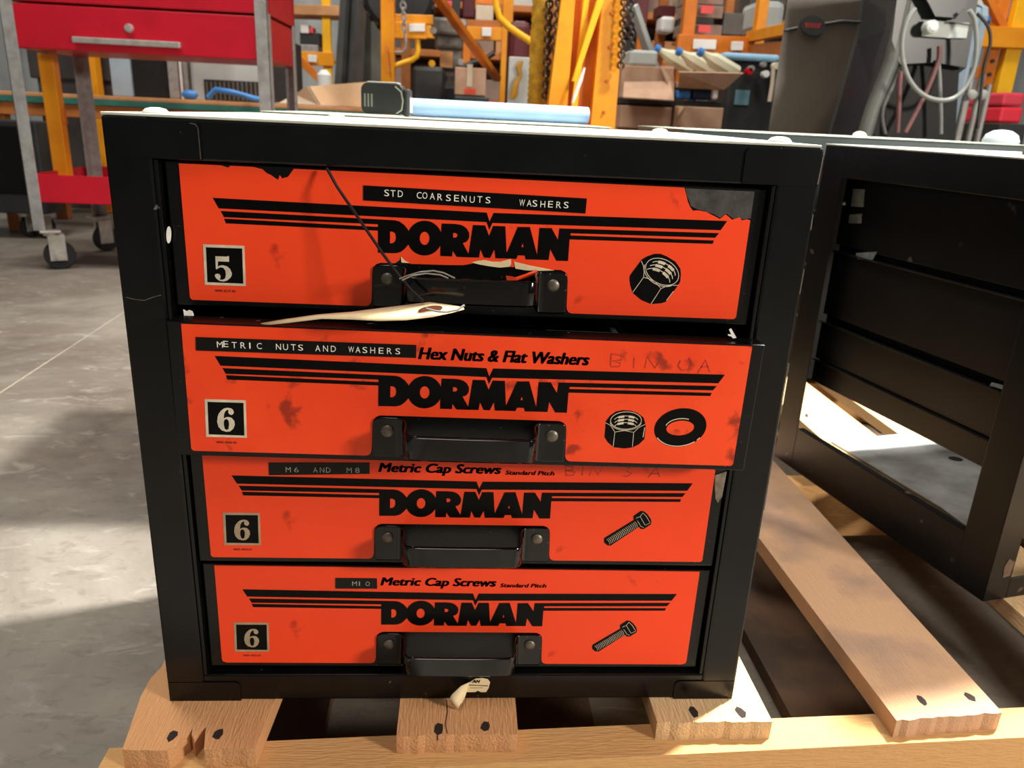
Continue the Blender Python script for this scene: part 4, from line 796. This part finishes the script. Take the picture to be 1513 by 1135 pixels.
# dark pump head / engine in the middle
Y = 3.9
en = thing('engine_block', 'dark oily engine head with a brass plate standing behind the blue tube', 'engine', tuple(foot(665, Y)))
M_eng = mat('oily_metal', (128, 122, 114), .4, .2, .3, 12, .1, rgb2=(62, 56, 54))
for q in ((637, 26, 690, 52, 0, .2), (642, 52, 684, 72, .02, .18), (650, 72, 682, 104, .04, .15), (655, 104, 690, 136, .06, .15)): slab('housing', q[0], q[1], q[2], q[3], Y + q[4], q[5], M_eng, par=en, bev=.015)
slab('stand', 645, 130, 690, 200, Y + .05, .2, M_dgrey, par=en, floor_=True); slab('brass_plate', 650, 76, 669, 100, Y + .02, .01, M_tan, par=en, bev=.002)
for px, py, m in ((638, 94, M_lyel), (681, 92, M_chrome), (684, 34, M_chrome), (640, 45, M_chrome)): mb = MB(); c = P(px, py, Y - .01); mb.cyl(c, c + Vector((0, .06, 0)), .018, .014, 16, .003); obj('cap', mb, m, en, smooth=True)
for pts_ in (((690, 60), (705, 66), (712, 80)), ((683, 100), (700, 92), (716, 88), (730, 78))): mb = MB(); mb.tube([P(x, y, Y) for x, y in pts_], .014, 8); obj('pipe', mb, M_dgrey, en, smooth=True)
cb = slab('cardboard_box', 672, 100, 718, 140, 3.5, .25, M_card, 'brown carton with a red mark behind the blue tube', 'box', zb=P(696, 141, 3.5).z); slab('red_mark', 686, 131, 703, 139, 3.496, .003, mat('orange_red_print', (222, 74, 44), .6), par=cb, bev=0); slab('tape_strip', 690, 95, 698, 128, 3.497, .002, M_beige, par=cb, bev=0)
slab('carton_stand', 670, 142, 722, 200, 3.48, .3, M_dgrey, 'dark stand under the brown carton behind the blue tube', 'stand', floor_=True, bev=.01).location.z = -.0
slab('dark_bin', 608, 98, 655, 150, 3.62, .25, M_dgrey, 'dark bin behind the tape measure, left of the engine', 'bin', floor_=True, bev=.02)
# shelf rack B with boxes
Y = 4.8
rb = thing('pallet_rack', 'orange and yellow pallet rack bay behind the engine with boxes on its beam', 'rack', tuple(foot(700, Y)))
bar_(rb, 'post', foot(745, Y), up(745, Y, 2.0), .065, .065, M_yel); bar_(rb, 'post', foot(600, Y + .3), up(600, Y + .3, 2.0), .06, .06, M_brown)
bar_(rb, 'upper_beam', P(600, 34, Y + .02), P(742, 38, Y + .02), .05, .055, M_brown); bar_(rb, 'beam', P(600, 46, Y), P(742, 51, Y), .05, .075, M_yel)
bar_(rb, 'label_plate', P(712, 47, Y - .04), P(726, 47.5, Y - .04), .006, .05, M_wht); bar_(rb, 'cross_beam', P(738, 83, Y), P(800, 80, Y), .05, .045, M_brown)
bz = P(700, 31, Y).z
slab('beige_carton', 703, 8, 729, 30, Y, .2, M_beige, 'beige carton on the rack beam left of the bent yellow tube', 'carton'); slab('black_case', 655, -15, 680, 25, Y, .2, M_dgrey, 'black case with a pink badge on the rack beam', 'case')
slab('pink_badge', 657, 1, 668, 9, Y - .006, .006, M_pink, 'pink badge on the black case', 'badge')
for (x0, x1, m, lab) in ((683, 702, M_maroon, 'maroon tin between the black case and the beige carton on the rack'), (628, 640, M_dblue, 'dark blue binder on the rack left of the black case'), (612, 626, M_lgrey, 'pale grey cylinder box on the rack beside the blue binder')): slab('shelf_item', x0, -8, x1, 27, Y, .2, m, lab, 'container', bev=.012)
# loose diagonal orange bar
Y = 3.0
mb = MB(); mb.bar(P(620, -40, Y), P(735, 117, Y + .9), .042, .03, .004); o = obj('brace', mb, M_yel2); tag(o, 'long orange diagonal brace bar crossing in front of the engine', 'brace')
mb = MB(); Y = 2.9; mb.tube([P(x, y, Y) for x, y in ((735, -40), (733, -10), (733, 8), (738, 26), (752, 40), (768, 51), (785, 62))], .014, 12)
tube_o = obj('bent_yellow_tube', mb, M_lyel, smooth=True); tag(tube_o, 'thick bright yellow bent tube reaching to the chain hoist', 'tube')

# ---------------------------------------------------------------- tall yellow mast with chains
Y = 2.05
ms = thing('yellow_mast', 'tall tapered yellow lift mast with open webs behind the drawer cabinet', 'mast', tuple(foot(865, Y)))
def web(name, qs, m, dep, dy=0):
    mb = MB(); A = [P(x, y, Y + dy) for x, y in qs]; mb.prism([(v.x, v.z) for v in A], lambda x, z: (x, Y + dy, z), lambda x, z: (x, Y + dy + dep, z)); return obj(name, mb, m, ms)
lowz = 620
web('left_flange', [(833, -30), (852, -30), (836, 190), (822, 330), (795, 330), (810, 160)], M_yel, .09)
web('web_plate', [(852, -30), (896, -30), (882, 330), (815, 330), (828, 200)], M_yel2, .02, .05)
web('right_flange', [(893, -30), (926, -30), (908, 195), (898, 330), (868, 330), (872, 195)], M_yel, .09)
web('centre_rib', [(866, -30), (874, -30), (852, 170), (843, 170)], M_lyel, .02, .015)
web('diagonal_rib', [(892, -30), (903, -30), (862, 90), (850, 120), (845, 120), (858, 78)], M_lyel, .02, -.012)
c = foot(860, Y); mb = MB(); mb.box((c.x - .22, Y - .1, FZ), (c.x + .22, Y + .25, P(850, 325, Y).z + .02), .01); obj('base', mb, M_yel2, ms)
for k, (x, y) in enumerate(((904, 20), (901, 70), (897, 120), (893, 165))): mb = MB(); v = P(x, y, Y - .002); mb.cyl(v, v - Vector((0, .006, 0)), .006, .005, 12, .001); obj('bolt', mb, M_yel2, ms)
t = thing('yellow_sleeve', 'yellow ribbed fabric chain sleeve hanging left of the mast', 'sleeve', tuple(P(800, 150, 2.2)))
mb = MB(); pts_ = [P(802 - (i / 40) * 10, -30 + i * 4.6, 2.2) for i in range(41)]; mb.tube(pts_, .03, 14, rr=[.028 + .003 * (i % 2) for i in range(41)]); obj('sleeve', mb, mat('mustard_fabric', (214, 160, 20), .7, 0, .2, 30, .3, rgb2=(140, 100, 20)), t, smooth=True)
chain('hoist_chain', 'rusty hoist chain hanging between the yellow sleeve and the mast', 813, -25, 806, 145, 2.12, 20, .011, .0042)
chain('hoist_chain', 'second rusty hoist chain just left of the mast flange', 829, -25, 819, 80, 2.10, 13, .011, .0042)
chain('hoist_chain', 'dark hoist chain hanging right of the mast', 924, -25, 917, 100, 2.02, 16, .010, .0038)
chain('hoist_chain', 'rightmost chain loop hanging beside the cartons', 932, -25, 933, 72, 2.06, 12, .009, .0034, M_dgrey)
mb = MB(); mb.tube([P(x, y, 2.0) for x, y in ((864, 100), (858, 118), (850, 140), (846, 152))], .006, 8, rr=[.003, .006, .006, .004]); tag(obj('white_cable_tie', mb, M_wht, smooth=True), 'pale strap hanging in the open web of the mast', 'strap')
t = thing('grey_cloth_panel', 'pale grey panel with a mustard hook behind the blue tube, left of the sleeve', 'panel', tuple(foot(763, 2.9)))
slab('panel', 750, 84, 782, 200, 2.9, .03, M_lgrey, par=t, floor_=True); mb = MB(); mb.tube([P(x, y, 2.88) for x, y in ((771, 90), (766, 100), (769, 112), (763, 122), (760, 138), (756, 146))], .012, 8, rr=[.008, .014, .008, .012, .016, .012]); obj('mustard_hook', mb, mat('mustard', (176, 128, 26), .5), t, smooth=True)
slab('maroon_bag', 752, 30, 784, 72, 3.6, .2, M_maroon, 'dark maroon bag beside the bent yellow tube', 'bag', bev=.03, floor_=True)

# ---------------------------------------------------------------- cartons, jugs and bin
Y = 3.0
low = slab('wide_carton', 890, 191, 1040, 240, 3.05, .5, M_card, 'wide brown carton lowest under the carton stack', 'carton', floor_=True)
zz = P(960, 192, 3.05).z
def carton(x0, y0, x1, y1, Y, dep, label, flap=None, m=M_card):
    t = thing('carton', label, 'carton', tuple(P((x0 + x1) / 2, y1, Y)), 0, 'cartons stacked behind the cabinets')
    o = slab('box', x0, y0, x1, y1, Y, dep, m, par=t); return t
ca = carton(916, 157, 992, 190, Y, .35, 'brown carton below the black gap, left one of the middle row'); cc = carton(996, 158, 1068, 190, Y, .35, 'brown carton below the blue jars, right one of the middle row')
mb = MB(); a, b, c2 = P(1003, 158, Y - .005), P(1012, 157, Y - .005), P(1001, 174, Y - .005); mb.prism([(a.x, a.z), (b.x, b.z), (c2.x, c2.z)], lambda x, z: (x, Y - .006, z), lambda x, z: (x, Y - .001, z)); obj('torn_flap', mb, M_cardl, cc)
ga = slab('black_tray', 916, 147, 1066, 157, Y + .02, .33, M_dgrey, 'flat black tray between the open carton and the row below', 'tray')
cd_ = thing('open_carton', 'open brown carton with folded flaps right of the mast', 'carton', tuple(P(955, 147, Y)))
slab('box', 917, 98, 994, 147, Y + .04, .3, M_card, par=cd_)
sheet('flap', [P(922, 122, Y), P(990, 121, Y + .03), P(996, 149, Y - .10), P(920, 144, Y - .10)], M_card, cd_, .006); sheet('side_flap', [P(975, 98, Y + .03), P(995, 98, Y + .1), P(995, 145, Y + .0), P(988, 128, Y + .0)], M_card, cd_, .006)
slab('grey_tub', 930, 74, 972, 98, Y + .06, .2, M_lgrey, 'pale grey tub standing in the open carton', 'tub', bev=.012)
jc = thing('jug_carton', 'open brown carton tray holding the leaning jugs', 'carton', tuple(P(1040, 133, Y)))
o = sheet('front', [P(1003, 106, Y - .13), P(1098, 108, Y - .13), P(1070, 132, Y - .11), P(1002, 128, Y - .02)], M_card, jc, .006); slab('tray', 1004, 122, 1066, 131, Y - .01, .28, M_card, par=jc)
for k, (x, y) in enumerate(((972, 74), (1004, 78), (1034, 79), (0, 0))):
    if k == 3: break
lab = ['pale jug with blue cap, left of the three leaning in the carton', 'pale jug with blue cap, middle of the three leaning in the carton', 'pale jug with blue cap, right of the three leaning in the carton']
for k, (x, y) in enumerate(((974, 74), (1006, 78), (1038, 79))):
    YJ = Y + .02 + .10 * (2 - k); c = P(x, y, YJ); jt = thing('jug', lab[k], 'jug', tuple(c), 0, 'jugs leaning in the carton')
    e1 = P(x + 60, y + 36, YJ); ax = (e1 - c).normalized(); R_ = ax.to_track_quat('Z', 'Y').to_matrix().to_4x4(); M = Matrix.Translation(c) @ R_
    mb = MB(); mb.lathe([(.014, 0), (.015, .012), (.022, .035), (.033, .055), (.034, .17), (.031, .178)], 8, M @ Matrix.Rotation(.4, 4, 'Z')); obj('bottle_body', mb, M_jug, jt, smooth=True)
    mb = MB(); mb.cyl(M @ Vector((0, 0, -.022)), M @ Vector((0, 0, .001)), .018, .019, 14, .002); obj('cap', mb, M_blue, jt, smooth=True)
for (x0, x1, m, l_) in ((1000, 1021, M_blue, 'blue jar left below the jugs'), (1024, 1053, M_dblue, 'dark blue tin below the middle jug'), (1054, 1062, M_wht, 'narrow white bottle right below the jugs')): slab('small_container', x0, 133 if x0 != 1054 else 131, x1, 147, Y + .03 if x0 != 1054 else Y, .1, m, l_, 'container', bev=.008)
bn = thing('black_bin', 'black bin with pale blue lid and pipe ends beside the grey machine', 'bin', tuple(foot(1105, 3.3)))
slab('bin_body', 1072, 90, 1150, 200, 3.3, .3, M_dgrey, par=bn, floor_=True, bev=.02); slab('bin_lid', 1070, 79, 1153, 90, 3.28, .33, mat('pale_blue_lid', (150, 196, 226), .4, 0, .06, 6, .02), par=bn, bev=.012)
for px, py, r_, m in ((1107, 102, .014, M_chrome), (1125, 96, .012, M_chrome), (1143, 98, .016, M_jug), (1128, 110, .016, M_wht), (1104, 106, .016, M_red)): c = P(px, py, 3.28); mb = MB(); mb.cyl(c, c + Vector((0, -.04, 0)), r_, None, 16, .002); obj('pipe_end', mb, m, bn, smooth=True)
mb = MB(); mb.tube([P(1143, 100, 3.25), P(1141, 125, 3.25), P(1137, 150, 3.25)], .010, 8); obj('pipe', mb, M_beige, bn, smooth=True); slab('bin_sticker', 1086, 133, 1107, 155, 3.295, .003, mat('faded_blue', (96, 130, 140), .5), par=bn, bev=0)
# yellow rack C behind the cartons
Y = 4.6
rcx = thing('pallet_rack', 'yellow pallet rack behind the jugs with grey boxes on its beams', 'rack', tuple(foot(1060, Y)))
bar_(rcx, 'post', foot(1004, Y), up(1004, Y, 2.0), .075, .07, M_yel2); bar_(rcx, 'post', foot(1107, Y), up(1107, Y, 2.0), .06, .07, M_yel); bar_(rcx, 'post', foot(966, Y + .5), up(966, Y + .5, 2.0), .06, .06, M_brown)
bar_(rcx, 'beam', P(1000, 64, Y - .04), P(1110, 68, Y - .04), .05, .10, M_yel2); bar_(rcx, 'side_beam', P(1108, 55, Y), P(1170, 42, Y - .8), .05, .06, M_yel); bar_(rcx, 'lower_side_beam', P(1108, 78, Y), P(1170, 74, Y - .8), .05, .09, M_brown)
bar_(rcx, 'label_plate', P(1024, 65, Y - .09), P(1058, 66, Y - .09), .008, .055, M_wht); bar_(rcx, 'label_plate', P(1080, 68, Y - .09), P(1098, 68, Y - .09), .008, .05, M_wht); bar_(rcx, 'shelf', P(1005, 50, Y + .2) - Vector((0, 0, .045)), P(1108, 54, Y + .2) - Vector((0, 0, .045)), .4, .02, M_tan)
M_gb = mat('grey_carton', (142, 120, 106), .7, 0, .1, 8, .02)
for k, (x0, y0, x1, y1, m, l_) in enumerate(((1014, 34, 1072, 52, M_gb, 'grey carton with red label at the bottom of the rack stack'), (1018, 24, 1060, 34, M_dgrey, 'black flat case in the middle of the rack stack'), (1018, 5, 1074, 24, M_gb, 'grey carton with red label above the black flat case'), (1020, -12, 1075, 4, M_gb, 'grey carton with red label at the top edge of the picture'), (1074, 17, 1104, 50, M_grey, 'dark grey crate right of the carton stack on the rack'))):
    o = slab('carton', x0, y0, x1, y1, Y, .25, m, l_, 'carton', group='boxes on the yellow rack'); o.location.y = .07
    if m is M_gb: slab('red_label', x0 + 18, y0 + 3, x0 + 36, y1 - 4, Y - .004, .004, M_pink, par=o, bev=0)
slab('red_crate', 975, 8, 998, 24, Y + .35, .2, M_maroon, 'maroon crate between the two left rack posts', 'crate'); slab('white_roll', 977, 24, 998, 44, Y + .3, .15, M_wht, 'white paper roll under the maroon crate', 'roll', bev=.02, zb=P(985, 48, Y + .3).z); 
slab('dark_crate', 938, -10, 958, 34, Y, .3, M_maroon, 'dark red crate right of the mast chains', 'crate'); mb = MB(); mb.bar(P(935, 8, 3.5), Vector((P(1075, 195, 3.9).x, 3.9, FZ)), .05, .03, .004); tag(obj('white_strut', mb, M_lgrey), 'pale diagonal strut between the mast chains and the rack post', 'strut')
slab('shelf_goods', 1116, 0, 1160, 50, Y + .12, .3, M_lgrey, 'blurred pale goods on the rack left of the grey machine', 'goods', bev=.04)

# ---------------------------------------------------------------- big grey machine and black machine at right
Y = 2.2
gm = thing('grey_machine', 'large brownish grey slanted machine housing with a small red oval badge', 'machine', tuple(foot(1230, Y)))
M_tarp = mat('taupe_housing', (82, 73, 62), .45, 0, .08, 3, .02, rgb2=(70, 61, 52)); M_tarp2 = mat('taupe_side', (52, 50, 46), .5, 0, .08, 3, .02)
def plane_poly(name, qs, m, dep, par, Y_, bev=0):
    mb = MB(); A = [P(x, y, Y_) for x, y in qs]; mb.prism([(v.x, v.z) for v in A], lambda x, z: (x, Y_, z), lambda x, z: (x + dep * .52, Y_ + dep, z)); return obj(name, mb, m, par)
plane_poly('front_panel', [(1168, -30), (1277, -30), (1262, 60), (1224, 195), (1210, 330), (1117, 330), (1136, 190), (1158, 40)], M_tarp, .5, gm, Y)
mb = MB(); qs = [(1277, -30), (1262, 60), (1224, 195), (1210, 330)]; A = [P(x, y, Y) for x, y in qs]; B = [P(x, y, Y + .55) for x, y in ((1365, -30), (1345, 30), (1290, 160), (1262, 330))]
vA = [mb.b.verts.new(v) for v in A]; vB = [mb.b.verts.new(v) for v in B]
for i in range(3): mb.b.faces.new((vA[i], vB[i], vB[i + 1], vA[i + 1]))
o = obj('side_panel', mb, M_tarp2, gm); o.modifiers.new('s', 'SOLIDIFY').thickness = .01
c = foot(1170, Y); mb = MB(); mb.box((c.x + .03, Y + .05, FZ), (c.x + .30, Y + .40, P(1170, 320, Y).z), .02); obj('base', mb, M_dgrey, gm)
c = P(1200, 38, Y - .004); mb = MB(); mb.prism(ell(c.x, c.z, (.042, -.004), (.0, .030), 28), lambda x, z: (x, Y - .010, z), lambda x, z: (x, Y - .001, z)); obj('badge', mb, M_dgrey, gm)
mb = MB(); stroke(mb, [(c.x - .026 + .005 * k, c.z + (-.007 if k % 2 else .008)) for k in range(11)], .005, lambda x, z: (x, Y - .0115, z)); obj('badge_mark', mb, mat('badge_red', (196, 46, 44), .5), gm)
mb = MB(); mb.tube([P(1160, 45, Y - .004), P(1178, 41, Y - .004)], .004, 6); obj('slot', mb, M_dgrey, gm); mb = MB(); mb.tube([P(1218, 35, Y - .004), P(1245, 31, Y - .004), P(1272, 33, Y - .004)], .004, 6); obj('slot', mb, M_dgrey, gm)
Y = 1.85
bm = thing('welding_machine', 'black cutting machine with grey top housing and looped hoses at right', 'machine', tuple(foot(1370, Y)))
M_bm = mat('black_machine', (30, 31, 32), .35, 0, .2, 5, .02)
plane_poly('body', [(1322, 60), (1420, 60), (1404, 330), (1262, 330), (1276, 190)], M_blackin, .35, bm, Y); plane_poly('upper_body', [(1330, -40), (1452, -40), (1440, 30), (1428, 100), (1380, 92), (1330, 95), (1318, 60)], mat('grey_bezel', (28, 31, 31), .35, 0, .1, 5, .02), .30, bm, Y - .04)
plane_poly('handle_panel', [(1365, 30), (1432, 34), (1428, 56), (1402, 56), (1362, 53)], M_lgrey, .012, bm, Y - .058)
plane_poly('screen', [(1352, -30), (1440, -30), (1425, 12), (1412, 26), (1382, 24), (1374, 8)], M_bm, .03, bm, Y - .08)
mb = MB(); stroke(mb, [((P(1378, 37, Y).x), P(1378, 37, Y).z), (P(1400, 38, Y).x, P(1400, 38, Y).z), (P(1418, 41, Y).x, P(1418, 41, Y).z)], .005, lambda x, z: (x, Y - .060, z)); obj('slot', mb, M_dgrey, bm)
c = P(1370, 41, Y - .06); mb = MB(); mb.cyl(c, c - Vector((0, .03, 0)), .019, .018, 24, .002); kb = obj('dial', mb, M_lgrey, bm, smooth=True); mb = MB(); mb.cyl(c - Vector((0, .029, 0)), c - Vector((0, .034, 0)), .010, .009, 20, .001); obj('dial_centre', mb, M_wht, kb, smooth=True)
mb = MB(); mb.tube([P(1345, -30, Y - .02), P(1318, 90, Y - .02), P(1290, 160, Y - .02), P(1268, 230, Y - .02)], .022, 10); obj('side_rail', mb, M_grey, bm, smooth=True)
def hose(name, label, pts_, r_, m, Yh):
    # smooth curve through the points
    V = [P(x, y, Yh) for x, y in pts_]; out = []
    for i in range(len(V) - 1):
        p0, p1, p2, p3 = V[max(i - 1, 0)], V[i], V[i + 1], V[min(i + 2, len(V) - 1)]
        for s_ in range(6):
            t = s_ / 6; out.append(.5 * ((2 * p1) + (p2 - p0) * t + (2 * p0 - 5 * p1 + 4 * p2 - p3) * t * t + (3 * p1 - p0 - 3 * p2 + p3) * t ** 3))
    out.append(V[-1]); mb = MB(); mb.tube(out, r_, 10); return tag(obj(name, mb, m, smooth=True), label, 'hose')
M_hg = mat('grey_hose', (122, 124, 120), .35, 0, .05, 20, 0); M_hp = mat('dusty_pink_hose', (104, 66, 64), .45, 0, .1, 20, 0)
hose('looped_hose', 'light grey hose hanging in a big loop on the black machine', [(1352, 12), (1340, 32), (1333, 60), (1334, 88), (1342, 115), (1358, 136), (1380, 147), (1404, 147), (1422, 135), (1434, 115), (1441, 92), (1443, 60), (1440, 30), (1432, 15)], .0066, M_hg, Y - .12)
hose('pink_hose', 'dusty pink hose running diagonally down from the middle of the black machine', [(1388, 68), (1387, 88), (1379, 112), (1368, 138), (1356, 162), (1338, 196)], .0066, M_hp, Y - .07)
hose('grey_hose', 'thin grey hose hanging straight down in the middle of the black machine', [(1386, 88), (1388, 115), (1389, 140), (1390, 170), (1390, 198)], .0060, M_hg, Y - .05)
hose('short_pink_hose', 'short dusty pink hose at the left edge of the black machine', [(1331, 105), (1329, 130), (1328, 160), (1326, 196)], .0070, M_hp, Y - .05)
hose('thin_grey_hose', 'thin dark grey hose at the left foot of the black machine', [(1330, 105), (1316, 135), (1305, 160), (1304, 180), (1308, 198)], .0055, M_grey, Y - .04)
hose('black_cable', 'thin black cable hanging right of the grey hose loop', [(1444, 20), (1460, 40), (1463, 65), (1455, 95), (1450, 130), (1444, 190)], .0045, M_dgrey, Y - .02)
# clear bottles / grey pipes right of it, yellow rack D, red box
pp = thing('pipe_bundle', 'bundle of upright grey pipes beside the black machine', 'pipes', tuple(P(1440, 190, 2.1)))
for k, (x0, x1, y0) in enumerate(((1420, 1428, 140), (1431, 1440, 100), (1444, 1454, 110), (1456, 1462, 125))):
    a, b = P((x0 + x1) / 2 + 3, y0, 2.1), P((x0 + x1) / 2, y0, 2.1); mb = MB(); mb.cyl((a.x, 2.1, FZ), a, .0095, None, 12); obj('pipe', mb, M_galv, pp, smooth=True)
for px in (1436, 1452): mb = MB(); c = P(px, 140, 2.07); mb.sphere(c, .018, (1, .6, .9)); obj('clamp', mb, M_lgrey, pp, smooth=True)
Y = 3.3
rd = thing('pallet_rack', 'bright yellow pallet rack at the right edge beside the red box', 'rack', tuple(foot(1480, Y)))
a = up(1476, Y, 1.9); b = foot(1476, Y); bar_(rd, 'post', b, a, .075, .05, M_lyel); bar_(rd, 'inner_post', b + Vector((-.075, .03, 0)), a + Vector((-.075, .03, 0)), .055, .04, M_yel2)
bar_(rd, 'beam', P(1440, 54, Y - .03), P(1545, 58, Y - .03), .05, .09, M_yel); bar_(rd, 'brace', P(1455, -10, Y), P(1488, 55, Y), .04, .03, M_yel2); bar_(rd, 'rear_beam', P(1436, 107, Y + .5), P(1475, 108, Y + .5), .05, .06, M_yel2)
for k in range(6): v = P(1470 - k * 1.5, 90 + 20 * k, Y - .01); mb = MB(); mb.cyl((b.x - .075, Y, v.z), (b.x - .075, Y + .012, v.z), .009, None, 10); obj('slot_hole', mb, M_dgrey, rd)
rx = thing('red_box', 'red two-part plastic box at the right edge behind the cabinets', 'box', tuple(foot(1493, 2.7)))
slab('lower_half', 1478, 158, 1511, 182, 2.7, .25, mat('bright_red_plastic', (228, 44, 62), .4, 0, .05, 6, .02), par=rx, bev=.01); slab('lid', 1482, 137, 1514, 157, 2.7, .25, mat('bright_red_lid', (216, 60, 78), .4, 0, .05, 6, .02), par=rx, bev=.01); slab('stand', 1476, 183, 1516, 200, 2.68, .28, M_dgrey, par=rx, floor_=True)
slab('white_drum', 1470, -20, 1490, 42, 4.4, .3, M_wht, 'white drum on the yellow rack at the right edge', 'drum', bev=.03); slab('blue_board', 1500, -20, 1516, 28, 4.0, .3, M_blue, 'blue panel in the top right corner of the picture', 'panel', bev=.01)
slab('pale_sack', 1442, 4, 1466, 60, 3.0, .2, M_lblue, 'pale bluish sack hanging right of the black machine', 'sack', bev=.05, floor_=True)

# ---------------------------------------------------------------- goods shelved along the back wall
sh = thing('goods_shelf', 'long brown storage shelf along the back wall behind the hoist and mast', 'shelf', tuple(foot(800, 6.3)))
zs = [.10, .62, .98, 1.34]
xa, xb = P(560, 100, 6.2).x, P(1190, 100, 6.2).x
for z in zs: mb = MB(); mb.box((xa, 6.2, z - .05), (xb, 6.75, z), .005); obj('shelf_board', mb, M_brown, sh)
for k in range(6): x = xa + (xb - xa) * k / 5; mb = MB(); mb.box((x - .03, 6.17, FZ), (x + .03, 6.23, 1.9), .004); obj('upright', mb, M_yel2 if k % 2 else M_brown, sh)
mb = MB(); mb.box((xa, 6.76, FZ), (xb, 6.78, 1.9)); obj('back_sheet', mb, mat('dim_brown_sheet', (88, 66, 54), .8, 0, .2, 2, .02), sh)
cols = [('maroon', M_maroon), ('brown', M_card), ('dark grey', M_dgrey), ('beige', M_beige), ('dark blue', M_dblue), ('grey', M_grey), ('tan', M_tan), ('pale', M_lgrey), ('orange', M_yel2), ('brown', M_gb)]
rowname = ['low', 'middle', 'upper', 'top']
random.seed(11); seen_ = {}
for r_, z in enumerate(zs):
    x = xa + .05; k = 0
    while x < xb - .15:
        w_ = random.uniform(.13, .30); h_ = random.uniform(.12, .30); cn, cm = random.choice(cols)
        if random.random() < .85:
            mb = MB(); mb.box((x, 6.26 + random.uniform(0, .08), z + .0005), (x + w_, 6.60, z + h_), .008)
            k += 1; px_ = int(756 + FPX * x / 6.9)
            spot = 'over the tape measure' if px_ < 650 else 'beyond the engine' if px_ < 790 else 'beyond the mast' if px_ < 930 else 'above the cartons' if px_ < 1070 else 'beside the grey machine'
            k_ = (r_, cn, w_ < .2, spot); seen_[k_] = seen_.get(k_, 0) + 1; nth = ['', 'second ', 'third ', 'fourth '][min(3, seen_[k_] - 1)]
            tag(obj('storage_box', mb, cm), nth + '%s %s box on the %s back shelf board %s' % ('slim' if w_ < .2 else 'wide', cn, rowname[r_], spot), 'box', 'boxes shelved along the back wall')
        x += w_ + random.uniform(.01, .06)
